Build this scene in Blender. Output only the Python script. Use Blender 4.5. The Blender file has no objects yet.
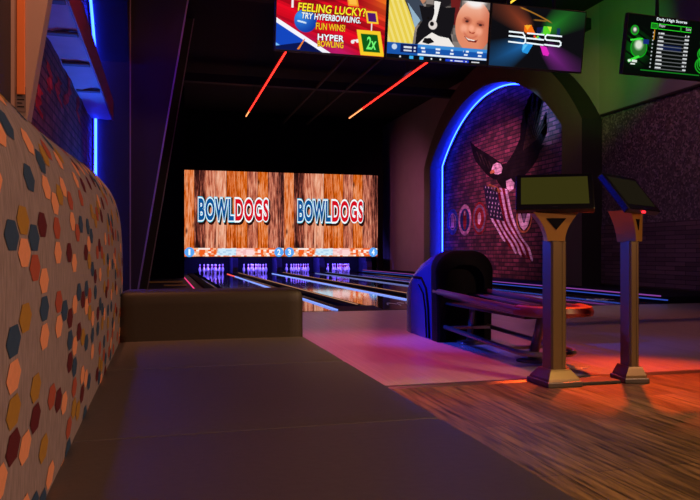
import bpy, bmesh, math, random
import numpy as np
from mathutils import Vector, Matrix

random.seed(7)
S = bpy.context.scene
COL = S.collection
PI = math.pi
R = math.radians

# ------------------------------------------------------------------ helpers
def c255(r, g, b):
    def f(v):
        v /= 255.0
        return v / 12.92 if v <= 0.04045 else ((v + 0.055) / 1.055) ** 2.4
    return (f(r), f(g), f(b))

class MB:
    """collects shapes; build() links them as ONE mesh object"""
    def __init__(self):
        self.bm = bmesh.new()
    def _mat(self, geom, mi):
        for f in geom:
            f.material_index = mi
    def box(self, x0, x1, y0, y1, z0, z1, mi=0, bev=0.0, seg=2, rot=None):
        n0 = len(self.bm.faces)
        r = bmesh.ops.create_cube(self.bm, size=1.0)
        vs = r['verts']
        cx, cy, cz = (x0+x1)/2, (y0+y1)/2, (z0+z1)/2
        for v in vs:
            v.co = Vector((v.co.x*(x1-x0), v.co.y*(y1-y0), v.co.z*(z1-z0)))
        if rot is not None:
            for v in vs: v.co = rot @ v.co
        for v in vs: v.co += Vector((cx, cy, cz))
        if bev > 0:
            es = list({e for v in vs for e in v.link_edges})
            bmesh.ops.bevel(self.bm, geom=es, offset=bev, segments=seg, affect='EDGES', profile=0.5)
        self.bm.faces.ensure_lookup_table()
        self._mat(self.bm.faces[n0:], mi) if bev <= 0 else self._mat([f for f in self.bm.faces if f.index == -1 or f.index >= n0], mi)
        self.bm.faces.index_update()
        return self
    def rbox(self, mn, mx, r, n=10, crown=0.0, mi=0):
        mn = Vector(mn); mx = Vector(mx)
        c = (mn+mx)/2; h = (mx-mn)/2
        tmp = bmesh.new()
        bmesh.ops.create_cube(tmp, size=2.0)
        bmesh.ops.subdivide_edges(tmp, edges=tmp.edges[:], cuts=n, use_grid_fill=True)
        for v in tmp.verts:
            q = Vector((v.co.x, v.co.y, v.co.z))
            # concentrate the cuts near the edges
            q = Vector([math.copysign(abs(t)**0.55, t) if abs(t) > 1e-6 else 0 for t in q])
            p = Vector((q.x*h.x, q.y*h.y, q.z*h.z))
            i = Vector([max(-h[k]+r, min(h[k]-r, p[k])) for k in range(3)])
            d = p-i
            o = i + (d.normalized()*r if d.length > 1e-9 else d)
            if q.z > 0:
                o.z += crown*(1-q.x**2)*(1-q.y**2)
            v.co = o+c
        self.merge(tmp, mi)
        return self
    def merge(self, other, mi=None, matrix=None):
        me = bpy.data.meshes.new('tmp')
        other.to_mesh(me); other.free()
        n0 = len(self.bm.faces)
        if matrix is not None: me.transform(matrix)
        self.bm.from_mesh(me)
        bpy.data.meshes.remove(me)
        if mi is not None:
            self.bm.faces.ensure_lookup_table()
            self._mat(self.bm.faces[n0:], mi)
        return self
    def tube(self, pts, r, seg=10, mi=0, closed=False, cap=True, sy=1.0):
        pts = [Vector(p) for p in pts]
        n = len(pts)
        rs = r if isinstance(r, (list, tuple)) else [r]*n
        rings = []
        up0 = None
        for i, p in enumerate(pts):
            if closed:
                t = (pts[(i+1) % n]-pts[i-1])
            else:
                t = (pts[min(i+1, n-1)]-pts[max(i-1, 0)])
            t.normalize()
            if up0 is None:
                up0 = Vector((0, 0, 1)) if abs(t.z) < 0.9 else Vector((1, 0, 0))
            a = t.cross(up0)
            if a.length < 1e-5: a = t.cross(Vector((0, 1, 0)))
            a.normalize()
            b = a.cross(t).normalized()
            up0 = b
            rings.append([self.bm.verts.new(p + a*rs[i]*math.cos(2*PI*k/seg) + b*rs[i]*sy*math.sin(2*PI*k/seg)) for k in range(seg)])
        m = n if closed else n-1
        for i in range(m):
            A, B = rings[i], rings[(i+1) % n]
            for k in range(seg):
                f = self.bm.faces.new((A[k], A[(k+1) % seg], B[(k+1) % seg], B[k])); f.material_index = mi; f.smooth = True
        if cap and not closed:
            f = self.bm.faces.new(rings[0][::-1]); f.material_index = mi
            f = self.bm.faces.new(rings[-1]); f.material_index = mi
        return self
    def lathe(self, prof, seg=20, mi=0, mis=None, at=(0, 0, 0)):
        rings = []
        for (r, z) in prof:
            rings.append([self.bm.verts.new((at[0]+r*math.cos(2*PI*k/seg), at[1]+r*math.sin(2*PI*k/seg), at[2]+z)) for k in range(seg)])
        for i in range(len(prof)-1):
            for k in range(seg):
                f = self.bm.faces.new((rings[i][k], rings[i][(k+1) % seg], rings[i+1][(k+1) % seg], rings[i+1][k]))
                f.material_index = mis[i] if mis else mi; f.smooth = True
        self.bm.faces.new(rings[0][::-1]).material_index = mis[0] if mis else mi
        self.bm.faces.new(rings[-1]).material_index = mis[-1] if mis else mi
        return self
    def loft(self, sections, mi=0, cap=True, smooth=True, closed=True):
        rings = [[self.bm.verts.new(p) for p in s] for s in sections]
        n = len(rings[0])
        for i in range(len(rings)-1):
            for k in range(n if closed else n-1):
                f = self.bm.faces.new((rings[i][k], rings[i][(k+1) % n], rings[i+1][(k+1) % n], rings[i+1][k]))
                f.material_index = mi; f.smooth = smooth
        if cap and closed:
            f = self.bm.faces.new(rings[0][::-1]); f.material_index = mi
            f = self.bm.faces.new(rings[-1]); f.material_index = mi
        return self
    def prism(self, pts, d, mi=0):
        """closed planar outline extruded by vector d"""
        d = Vector(d)
        a = [self.bm.verts.new(p) for p in pts]
        b = [self.bm.verts.new(Vector(p)+d) for p in pts]
        n = len(a)
        fs = [self.bm.faces.new(a[::-1]), self.bm.faces.new(b)]
        for k in range(n):
            fs.append(self.bm.faces.new((a[k], a[(k+1) % n], b[(k+1) % n], b[k])))
        self._mat(fs, mi)
        return self
    def face(self, pts, mi=0):
        f = self.bm.faces.new([self.bm.verts.new(p) for p in pts]); f.material_index = mi
        return f
    def build(self, name, mats, parent=None, matrix=None, smooth=False, world=True, fix=True):
        bm = self.bm
        if matrix is not None: bm.transform(matrix)
        if parent is not None and world:
            bm.transform(Matrix.Translation(-Vector(parent.location)))
        if fix: bmesh.ops.recalc_face_normals(bm, faces=bm.faces[:])
        if smooth:
            for f in bm.faces: f.smooth = True
        me = bpy.data.meshes.new(name)
        bm.to_mesh(me); bm.free()
        if not isinstance(mats, (list, tuple)): mats = [mats]
        for m in mats: me.materials.append(m)
        if smooth:
            try: me.set_sharp_from_angle(angle=R(38))
            except Exception: pass
        o = bpy.data.objects.new(name, me); COL.objects.link(o)
        if parent is not None: o.parent = parent
        return o

def tag(o, label=None, cat=None, group=None, kind=None):
    if label: o['label'] = label
    if cat: o['category'] = cat
    if group: o['group'] = group
    if kind: o['kind'] = kind
    return o
def thing(name, label, cat, loc=(0, 0, 0), group=None):
    o = bpy.data.objects.new(name, None); COL.objects.link(o)
    o.empty_display_size = 0.1
    o.location = loc
    return tag(o, label, cat, group)
def struct(name, mb, mats, **k):
    return tag(mb.build(name, mats, **k), kind='structure')

# ------------------------------------------------------------------ materials
def new_mat(name):
    m = bpy.data.materials.new(name); m.use_nodes = True
    nt = m.node_tree
    return m, nt, nt.nodes['Principled BSDF']
def pbr(name, col, rough=0.6, metal=0.0, spec=0.5, noise=0.0, nscale=20.0, bump=0.0, coat=0.0):
    m, nt, b = new_mat(name)
    b.inputs['Base Color'].default_value = (*col, 1)
    b.inputs['Roughness'].default_value = rough
    b.inputs['Metallic'].default_value = metal
    b.inputs['Specular IOR Level'].default_value = spec
    b.inputs['Coat Weight'].default_value = coat
    if noise > 0 or bump > 0:
        tc = nt.nodes.new('ShaderNodeTexCoord')
        n = nt.nodes.new('ShaderNodeTexNoise'); n.inputs['Scale'].default_value = nscale; n.inputs['Detail'].default_value = 5
        nt.links.new(tc.outputs['Object'], n.inputs['Vector'])
        if noise > 0:
            r = nt.nodes.new('ShaderNodeMix'); r.data_type = 'RGBA'
            r.inputs['A'].default_value = (*[v*(1-noise) for v in col], 1)
            r.inputs['B'].default_value = (*[min(1, v*(1+noise)) for v in col], 1)
            nt.links.new(n.outputs['Fac'], r.inputs['Factor'])
            nt.links.new(r.outputs['Result'], b.inputs['Base Color'])
        if bump > 0:
            bp = nt.nodes.new('ShaderNodeBump'); bp.inputs['Strength'].default_value = bump; bp.inputs['Distance'].default_value = 0.01
            nt.links.new(n.outputs['Fac'], bp.inputs['Height'])
            nt.links.new(bp.outputs['Normal'], b.inputs['Normal'])
    return m
def emis(name, col, st=1.0):
    m = bpy.data.materials.new(name); m.use_nodes = True
    nt = m.node_tree; nt.nodes.remove(nt.nodes['Principled BSDF'])
    e = nt.nodes.new('ShaderNodeEmission')
    e.inputs['Color'].default_value = (*col, 1); e.inputs['Strength'].default_value = st
    nt.links.new(e.outputs[0], nt.nodes['Material Output'].inputs['Surface'])
    return m
def emis_attr(name, st=1.0):
    m = emis(name, (1, 1, 1), st); nt = m.node_tree
    a = nt.nodes.new('ShaderNodeAttribute'); a.attribute_name = 'Col'
    nt.links.new(a.outputs['Color'], nt.nodes['Emission'].inputs['Color'])
    return m
def mth(nt, op, a, b=None, clamp=False):
    n = nt.nodes.new('ShaderNodeMath'); n.operation = op; n.use_clamp = clamp
    for i, v in enumerate((a, b)):
        if v is None: continue
        if isinstance(v, (int, float)): n.inputs[i].default_value = v
        else: nt.links.new(v, n.inputs[i])
    return n.outputs[0]
def axes(nt):
    tc = nt.nodes.new('ShaderNodeTexCoord'); s = nt.nodes.new('ShaderNodeSeparateXYZ')
    nt.links.new(tc.outputs['Object'], s.inputs[0])
    return s.outputs
def comb(nt, x, y, z=0.0):
    n = nt.nodes.new('ShaderNodeCombineXYZ')
    for i, v in enumerate((x, y, z)):
        if isinstance(v, (int, float)): n.inputs[i].default_value = v
        else: nt.links.new(v, n.inputs[i])
    return n.outputs[0]
def ramp(nt, fac, stops):
    n = nt.nodes.new('ShaderNodeValToRGB'); cr = n.color_ramp
    while len(cr.elements) < len(stops): cr.elements.new(0.5)
    for e, (p, c) in zip(cr.elements, stops):
        e.position = p; e.color = (*c, 1)
    nt.links.new(fac, n.inputs['Fac'])
    return n.outputs['Color']
def boards(name, c1, c2, bw, bl, rough, grain=0.35, gapc=(0.01, 0.008, 0.006), gap=0.004, coat=0.0, gscale=1.0, rvar=0.0, spec=.5):
    """boards running along Y"""
    m, nt, b = new_mat(name)
    x, y, z = axes(nt)
    br = nt.nodes.new('ShaderNodeTexBrick')
    nt.links.new(comb(nt, y, x), br.inputs['Vector'])
    br.inputs['Scale'].default_value = 1.0
    br.inputs['Brick Width'].default_value = bl; br.inputs['Row Height'].default_value = bw
    br.inputs['Mortar Size'].default_value = gap; br.inputs['Mortar Smooth'].default_value = 0.1
    br.inputs['Color1'].default_value = (*c1, 1); br.inputs['Color2'].default_value = (*c2, 1)
    br.inputs['Mortar'].default_value = (*gapc, 1)
    br.offset = 0.37
    n = nt.nodes.new('ShaderNodeTexNoise'); n.inputs['Scale'].default_value = 1; n.inputs['Detail'].default_value = 6; n.inputs['Roughness'].default_value = .65
    nt.links.new(comb(nt, mth(nt, 'MULTIPLY', x, 34*gscale), mth(nt, 'MULTIPLY', y, 2.2*gscale)), n.inputs['Vector'])
    g = ramp(nt, n.outputs['Fac'], [(0.34, (1-grain,)*3), (0.66, (1,)*3)])
    mx = nt.nodes.new('ShaderNodeMix'); mx.data_type = 'RGBA'; mx.blend_type = 'MULTIPLY'; mx.inputs['Factor'].default_value = 1
    nt.links.new(br.outputs['Color'], mx.inputs['A']); nt.links.new(g, mx.inputs['B'])
    nt.links.new(mx.outputs['Result'], b.inputs['Base Color'])
    if rvar:
        nt.links.new(mth(nt, 'ADD', mth(nt, 'MULTIPLY', n.outputs['Fac'], rvar), rough-rvar/2), b.inputs['Roughness'])
    else:
        b.inputs['Roughness'].default_value = rough
    b.inputs['Specular IOR Level'].default_value = spec
    b.inputs['Coat Weight'].default_value = coat; b.inputs['Coat Roughness'].default_value = 0.05
    return m
def bricks(name, c1, c2, mortar, bw=.29, bh=.095, rough=0.75, bump=0.6, ax='yz', tint=None, ms=.011, sp=.4):
    m, nt, b = new_mat(name)
    x, y, z = axes(nt)
    u = y if ax == 'yz' else x
    br = nt.nodes.new('ShaderNodeTexBrick')
    nt.links.new(comb(nt, u, z), br.inputs['Vector'])
    br.inputs['Scale'].default_value = 1.0
    br.inputs['Brick Width'].default_value = bw; br.inputs['Row Height'].default_value = bh
    br.inputs['Mortar Size'].default_value = ms; br.inputs['Mortar Smooth'].default_value = 0.15
    br.inputs['Color1'].default_value = (*c1, 1); br.inputs['Color2'].default_value = (*c2, 1)
    br.inputs['Mortar'].default_value = (*mortar, 1)
    n = nt.nodes.new('ShaderNodeTexNoise'); n.inputs['Scale'].default_value = 3.0; n.inputs['Detail'].default_value = 8
    nt.links.new(comb(nt, u, z), n.inputs['Vector'])
    g = ramp(nt, n.outputs['Fac'], [(0.3, (0.35,)*3), (0.7, (1.5,)*3)])
    mx = nt.nodes.new('ShaderNodeMix'); mx.data_type = 'RGBA'; mx.blend_type = 'MULTIPLY'; mx.inputs['Factor'].default_value = 1
    nt.links.new(br.outputs['Color'], mx.inputs['A']); nt.links.new(g, mx.inputs['B'])
    nt.links.new(mx.outputs['Result'], b.inputs['Base Color'])
    bp = nt.nodes.new('ShaderNodeBump'); bp.inputs['Strength'].default_value = bump; bp.inputs['Distance'].default_value = 0.02
    bp.invert = True
    nt.links.new(br.outputs['Fac'], bp.inputs['Height']); nt.links.new(bp.outputs['Normal'], b.inputs['Normal'])
    b.inputs['Roughness'].default_value = rough; b.inputs['Specular IOR Level'].default_value = sp
    return m
def brick_paint(name, col, rough=.7, var=.35):
    """paint laid over the brickwork: mortar joints still read through it"""
    return bricks(name, tuple(v*(1-var*.4) for v in col), tuple(min(1, v*(1+var*.4)) for v in col), tuple(v*.6 for v in col), rough=.9, bw=.34, bh=.115, ms=.012, sp=.1)

M = {}
M['black'] = pbr('black_paint', (.006, .006, .007), .55)
M['black_gloss'] = pbr('black_gloss_plastic', (.006, .006, .007), .22)
M['matte_black'] = pbr('matte_black', (.004, .004, .005), .9, spec=.1)
M['rubber'] = pbr('black_rubber', (.012, .012, .013), .6)
M['ceiling'] = pbr('black_ceiling', (.010, .010, .011), .9, noise=.4, nscale=3, spec=.2)
M['wall'] = pbr('plum_grey_paint', (.20, .18, .19), .7, noise=.12, nscale=2)
M['dark_wall'] = pbr('dark_paint', (.035, .032, .045), .7, noise=.2, nscale=2)
M['fin'] = pbr('fin_paint', (.026, .013, .014), .6, noise=.15, nscale=2)
M['fin_highlight'] = pbr('fin_edge_highlight', (.40, .30, .36), .35)  # pale colour stands in for light caught along the fin edges
M['arch'] = pbr('arch_paint', (.06, .055, .045), .6, noise=.15, nscale=2)
M['arch_in'] = pbr('arch_reveal_paint', (.10, .10, .12), .55)
M['jamb'] = pbr('niche_reveal_paint', (.010, .010, .014), .6)
M['upper_wall'] = pbr('upper_wall_paint', (.16, .16, .14), .75, noise=.12, nscale=1.5)
M['brick_l'] = bricks('dark_brick', (.085, .05, .055), (.15, .085, .09), (.02, .017, .02), bump=.8)
M['brick_r'] = bricks('mural_brick', (.05, .014, .018), (.24, .062, .085), (.008, .006, .008), bw=.34, bh=.115, ms=.016)
M['floor'] = boards('wood_plank_floor', (.13, .07, .028), (.26, .145, .062), .15, 1.2, .50, grain=.90, gap=.002, rvar=.25, gscale=1.15, spec=.35)
M['approach'] = boards('approach_boards', (.36, .27, .26), (.43, .33, .31), .027, 3.0, .28, grain=.15, gapc=(.28, .21, .2), gap=.0012)
M['lane'] = boards('lane_boards', (.10, .055, .04), (.15, .08, .055), .0271, 4.0, .06, grain=.25, gapc=(.07, .04, .03), gap=.0008, coat=.6)
M['gutter'] = pbr('black_gutter', (.01, .01, .014), .25)
M['cap'] = pbr('divider_cap', (.010, .010, .018), .8, spec=.05)
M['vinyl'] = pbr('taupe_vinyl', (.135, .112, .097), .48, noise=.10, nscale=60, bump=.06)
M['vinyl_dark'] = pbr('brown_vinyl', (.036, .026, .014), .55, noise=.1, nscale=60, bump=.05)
M['seam_shadow'] = pbr('seam_shadow_vinyl', (.010, .008, .007), .8, spec=.1)  # dark tone stands in for shade between the cushions
M['steel'] = pbr('bronze_metal', (.17, .115, .05), .36, metal=.6)
M['gold_steel'] = pbr('gold_neck_metal', (.42, .22, .045), .4, metal=.5)
M['steel_dark'] = pbr('dark_base_metal', (.10, .09, .08), .35, metal=.7)
M['chrome'] = pbr('brushed_metal', (.5, .5, .5), .25, metal=1)
M['return'] = pbr('navy_moulded_plastic', (.02, .035, .20), .25)
M['return_black'] = pbr('black_hood_plastic', (.004, .004, .005), .55, spec=.08)
M['return_line'] = pbr('hood_groove', (.003, .003, .006), .9, spec=.05)
M['rail'] = pbr('rack_rail', (.16, .13, .13), .28, metal=.5)
M['rail_red'] = pbr('red_rack_pad', (.20, .03, .02), .35)
M['pin'] = pbr('pin_white', (.8, .8, .8), .25)
M['pin_red'] = pbr('pin_red', (.7, .02, .03), .3)
M['post'] = pbr('pale_pillar_paint', (.42, .30, .26), .6, noise=.08, nscale=4)
M['amber'] = pbr('orange_inset', (.75, .22, .06), .5)
M['paper'] = pbr('pinned_notice', (.16, .12, .12), .7)
M['soffit'] = pbr('canopy_fabric', (.45, .45, .48), .6, noise=.15, nscale=5, bump=.2)
M['strap'] = pbr('canopy_strap', (.08, .07, .09), .6)
M['fascia'] = pbr('canopy_fascia', (.20, .05, .06), .5)
M['gold'] = pbr('gold_trim', (.45, .30, .10), .4, metal=.6)
M['white_mark'] = pbr('white_lane_glint', (.9, .9, .9), .6)
M['tile'] = pbr('floor_disc', (.4, .38, .33), .3, metal=.4)
M['led_blue'] = emis('blue_led', (.006, .022, 1.0), 38)
M['led_blue_core'] = emis('blue_led_core', (.35, .55, 1.0), 12)
M['led_red'] = emis('red_led', (1, .016, .010), 6)
M['led_amber'] = emis('amber_led', (1, .30, .10), 2.5)
M['led_green'] = emis('green_led', (.04, .8, .06), 1.6)
M['led_yellow'] = emis('yellow_led', (.9, .55, .04), 1.6)
M['led_lane'] = emis('lane_blue_white_led', (.22, .34, 1.0), 1.25)
M['led_lane_red'] = emis('lane_red_led', (1, .10, .08), 1.2)
M['dim_led_and_glint'] = emis('lane_dim_led_and_glint', (.24, .30, .8), .55)  # lane-edge LED, also the painted cap glint on the last divider
M['led_pink'] = emis('lane_pink_led', (1, .05, .25), 1.1)
M['cap_glint'] = emis('cap_warm_glint', (1, .45, .25), .45)  # glow stands in for the screens reflected in the cap trim
M['led_violet'] = emis('curb_violet_led', (.55, .12, .75), .42)
M['led_curb_blue'] = emis('curb_blue_led', (.06, .14, .9), .45)
M['kiosk_screen'] = emis('kiosk_screen_glow', c255(52, 49, 16), 1.0)
M['kiosk_screen_dim'] = emis('kiosk_screen_dim_glow', c255(27, 23, 14), 1.0)
M['pixels'] = emis_attr('screen_pixels', 1.0)

def stone_mat():
    m, nt, b = new_mat('stacked_stone')
    x, y, z = axes(nt)
    br = nt.nodes.new('ShaderNodeTexBrick')
    nt.links.new(comb(nt, y, z), br.inputs['Vector'])
    br.inputs['Scale'].default_value = 1; br.inputs['Brick Width'].default_value = .55; br.inputs['Row Height'].default_value = .085
    br.inputs['Mortar Size'].default_value = .006
    br.inputs['Color1'].default_value = (.07, .05, .05, 1); br.inputs['Color2'].default_value = (.15, .10, .095, 1); br.inputs['Mortar'].default_value = (.01, .01, .01, 1)
    nt.links.new(br.outputs['Color'], b.inputs['Base Color'])
    bp = nt.nodes.new('ShaderNodeBump'); bp.inputs['Strength'].default_value = .8; bp.inputs['Distance'].default_value = .03
    s = nt.nodes.new('ShaderNodeSeparateColor'); nt.links.new(br.outputs['Color'], s.inputs[0])
    nt.links.new(s.outputs[0], bp.inputs['Height']); nt.links.new(bp.outputs['Normal'], b.inputs['Normal'])
    b.inputs['Roughness'].default_value = .7
    return m
M['stone'] = stone_mat()
def glitter_mat():
    m, nt, b = new_mat('textured_wallpaper')
    tc = nt.nodes.new('ShaderNodeTexCoord')
    v = nt.nodes.new('ShaderNodeTexVoronoi'); v.inputs['Scale'].default_value = 26
    nt.links.new(tc.outputs['Object'], v.inputs['Vector'])
    s = nt.nodes.new('ShaderNodeSeparateColor'); nt.links.new(v.outputs['Color'], s.inputs[0])
    col = ramp(nt, s.outputs[0], [(.0, (.03, .025, .028)), (.6, (.09, .075, .075)), (1, (.24, .20, .19))])
    nt.links.new(col, b.inputs['Base Color'])
    bp = nt.nodes.new('ShaderNodeBump'); bp.inputs['Strength'].default_value = .6; bp.inputs['Distance'].default_value = .02
    nt.links.new(s.outputs[1], bp.inputs['Height']); nt.links.new(bp.outputs['Normal'], b.inputs['Normal'])
    b.inputs['Roughness'].default_value = .45
    return m
M['glitter'] = glitter_mat()
def fabric_mat():
    m, nt, b = new_mat('woven_beige_fabric')
    x, y, z = axes(nt)
    n = nt.nodes.new('ShaderNodeTexNoise'); n.inputs['Scale'].default_value = 1; n.inputs['Detail'].default_value = 4
    nt.links.new(comb(nt, mth(nt, 'MULTIPLY', x, 30), mth(nt, 'MULTIPLY', y, 160), mth(nt, 'MULTIPLY', z, 30)), n.inputs['Vector'])
    nt.links.new(ramp(nt, n.outputs['Fac'], [(.3, (.24, .20, .185)), (.7, (.38, .32, .295))]), b.inputs['Base Color'])
    b.inputs['Roughness'].default_value = .9; b.inputs['Specular IOR Level'].default_value = .15
    return m
M['fabric'] = fabric_mat()
HEXC = [((.04, .085, .15), 'navy'), ((.85, .37, .18), 'peach'), ((.42, .24, .04), 'mustard'), ((.42, .10, .055), 'rust'), ((.12, .022, .025), 'maroon')]
HEXM = [pbr('fabric_'+n, c, .9, spec=.15, noise=.12, nscale=120) for c, n in HEXC]

def screen_planks():
    """weathered vertical boards shown on the video wall (a lit picture)"""
    m = emis('plank_picture', (1, 1, 1), 1.0); nt = m.node_tree
    x, y, z = axes(nt)
    bx = mth(nt, 'MULTIPLY', mth(nt, 'ADD', x, 2.0), 2.42)
    fl = mth(nt, 'FLOOR', bx); fr = mth(nt, 'FRACT', bx)
    wn = nt.nodes.new('ShaderNodeTexWhiteNoise'); wn.noise_dimensions = '1D'; nt.links.new(mth(nt, 'ADD', fl, 3.0), wn.inputs['W'])
    n = nt.nodes.new('ShaderNodeTexNoise'); n.inputs['Scale'].default_value = 1; n.inputs['Detail'].default_value = 7; n.inputs['Roughness'].default_value = .7
    nt.links.new(comb(nt, mth(nt, 'MULTIPLY', x, 19), mth(nt, 'MULTIPLY', fl, 3.7), mth(nt, 'MULTIPLY', z, 1.3)), n.inputs['Vector'])
    n2 = nt.nodes.new('ShaderNodeTexNoise'); n2.inputs['Scale'].default_value = 1; n2.inputs['Detail'].default_value = 3
    nt.links.new(comb(nt, mth(nt, 'MULTIPLY', x, 4.0), mth(nt, 'MULTIPLY', fl, 1.7), mth(nt, 'MULTIPLY', z, 1.3)), n2.inputs['Vector'])
    v = mth(nt, 'ADD', mth(nt, 'MULTIPLY', n.outputs['Fac'], 1.45), mth(nt, 'MULTIPLY', mth(nt, 'SUBTRACT', wn.outputs['Value'], .5), .42))
    v = mth(nt, 'ADD', v, mth(nt, 'MULTIPLY', mth(nt, 'SUBTRACT', n2.outputs['Fac'], .5), .5))
    v = mth(nt, 'SUBTRACT', v, .22)
    edge = mth(nt, 'MINIMUM', mth(nt, 'MULTIPLY', fr, 14), 1.0)
    col = ramp(nt, v, [(.22, c255(40, 12, 10)), (.36, c255(120, 42, 24)), (.50, c255(196, 88, 46)), (.64, c255(226, 140, 100)), (.88, c255(250, 192, 160))])
    wn2 = nt.nodes.new('ShaderNodeTexWhiteNoise'); wn2.noise_dimensions = '1D'; nt.links.new(mth(nt, 'ADD', fl, 11.5), wn2.inputs['W'])
    hs = nt.nodes.new('ShaderNodeHueSaturation')
    nt.links.new(mth(nt, 'ADD', mth(nt, 'MULTIPLY', wn2.outputs['Value'], .25), .88), hs.inputs['Saturation'])
    nt.links.new(col, hs.inputs['Color'])
    vo = nt.nodes.new('ShaderNodeTexVoronoi'); vo.inputs['Scale'].default_value = 1
    nt.links.new(comb(nt, mth(nt, 'MULTIPLY', x, 2.6), 0.0, mth(nt, 'MULTIPLY', z, .95)), vo.inputs['Vector'])
    kn = ramp(nt, vo.outputs['Distance'], [(.05, (.18, .10, .09)), (.16, (1, 1, 1))])
    mk = nt.nodes.new('ShaderNodeMix'); mk.data_type = 'RGBA'; mk.blend_type = 'MULTIPLY'; mk.inputs['Factor'].default_value = 1
    nt.links.new(hs.outputs['Color'], mk.inputs['A']); nt.links.new(kn, mk.inputs['B'])
    mx = nt.nodes.new('ShaderNodeMix'); mx.data_type = 'RGBA'; mx.blend_type = 'MULTIPLY'; mx.inputs['Factor'].default_value = 1
    nt.links.new(mk.outputs['Result'], mx.inputs['A'])
    nt.links.new(ramp(nt, edge, [(0, (.12, .07, .06)), (1, (1, 1, 1))]), mx.inputs['B'])
    nt.links.new(mx.outputs['Result'], nt.nodes['Emission'].inputs['Color'])
    nt.nodes['Emission'].inputs['Strength'].default_value = 1.0
    return m
M['planks'] = screen_planks()

# ------------------------------------------------------------------ camera
YAW = R(15.03); H = 0.86; F = 700.0
cam = bpy.data.cameras.new('camera'); camo = bpy.data.objects.new('camera', cam); COL.objects.link(camo)
cam.sensor_width = 36; cam.lens = 36; cam.shift_y = 2.3/700
cam.clip_start = 0.02; cam.clip_end = 100
camo.location = (0, 0, H); camo.rotation_euler = (R(90), 0, -YAW)
S.camera = camo

def on_x(px, py, X):            # the point of the side wall x = X seen at a photo pixel
    k = math.tan(math.atan((px-350)/F)+YAW)
    Y = X/k; d = Y*(k*math.sin(YAW)+math.cos(YAW))
    return Vector((X, Y, H+(252.3-py)*d/F))
def on_y(px, py, Y):
    k = math.tan(math.atan((px-350)/F)+YAW)
    d = Y*(k*math.sin(YAW)+math.cos(YAW))
    return Vector((k*Y, Y, H+(252.3-py)*d/F))

# ------------------------------------------------------------------ setting
XR = 9.46; XL = -1.06; YB = 29.8; ZC = 6.45; YT = 4.22; YF = 9.9
CEN = [1.944, 3.72, 5.50, 7.28]; HW = .533
b = MB(); b.box(XL-.2, XR+.2, -2.5, YT, -.2, 0); struct('floor', b, M['floor'])
b = MB(); b.box(XL-.2, XR+.2, YT, YF, -.2, 0)
struct('floor_approach', b, M['approach'])
b = MB(); b.box(XL-.2, XR+.2, YF, YB, -.35, -.12); struct('floor_under_lanes', b, M['black'])
b = MB(); b.box(XL-.2, 1.1, YF, YB, -.12, 0); struct('floor_side', b, M['black'])
b = MB(); b.box(XL-.3, XR+.3, -2.6, YB+.2, ZC, ZC+.2); struct('ceiling', b, M['ceiling'])
b = MB(); b.box(XL-.3, XR+.3, YB, YB+.2, -.3, ZC); struct('wall_back', b, M['matte_black'])
b = MB(); b.box(XL-.3, XR+.3, -2.7, -2.5, -.2, ZC); struct('wall_front', b, M['dark_wall'])
b = MB(); b.box(XL-.2, XL, 3.4, 11.72, 0, ZC); struct('wall_left', b, M['brick_l'])
b = MB(); b.box(XL-.2, XL, 11.72, YB, 0, ZC); struct('wall_left_far', b, M['dark_wall'])
b = MB(); b.box(-.9, -.65, -2.5, 3.4, 0, ZC); struct('wall_left_near', b, M['dark_wall'])
# right wall: plain part, brick behind the arch, wallpaper + stone in the near recess
b = MB(); b.box(XR, XR+.2, 13.7, YB, -.2, ZC); struct('wall_right_far', b, M['wall'])
b = MB(); b.box(XR, XR+.2, -2.5, 13.7, 3.9, ZC); struct('wall_right_upper', b, M['upper_wall'])
b = MB(); b.box(XR+.02, XR+.2, -2.5, 13.7, 1.46, 3.9); struct('wall_right_panel', b, M['glitter'])
b = MB(); b.box(XR-.02, XR+.2, -2.5, 13.7, -.2, 1.46); struct('wall_right_stone', b, M['stone'])
b = MB(); b.box(XR-.03, XR+.02, -2.5, 13.62, 3.885, 3.93); struct('trim_1', b, M['black'])
b = MB(); b.box(XR-.06, XR-.021, -2.5, 13.62, 0, .16); struct('baseboard_right', b, M['black'])
# gold corner strip between video wall and right wall
b = MB(); b.box(9.0, 9.09, 29.0, 29.08, .0, 6.1); struct('trim_2', b, M['gold'])
# transition strip
b = MB()
b.prism([(XL+.15, YT-.045, 0), (XL+.15, YT-.02, .012), (XL+.15, YT+.02, .012), (XL+.15, YT+.045, 0)], (10.2, 0, 0))
struct('trim_3', b, M['steel_dark'])
b = MB(); b.box(XL+.2, XR-.1, 10.0-.02, 10.0+.02, -.02, .002); struct('trim_4', b, M['black'])

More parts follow.
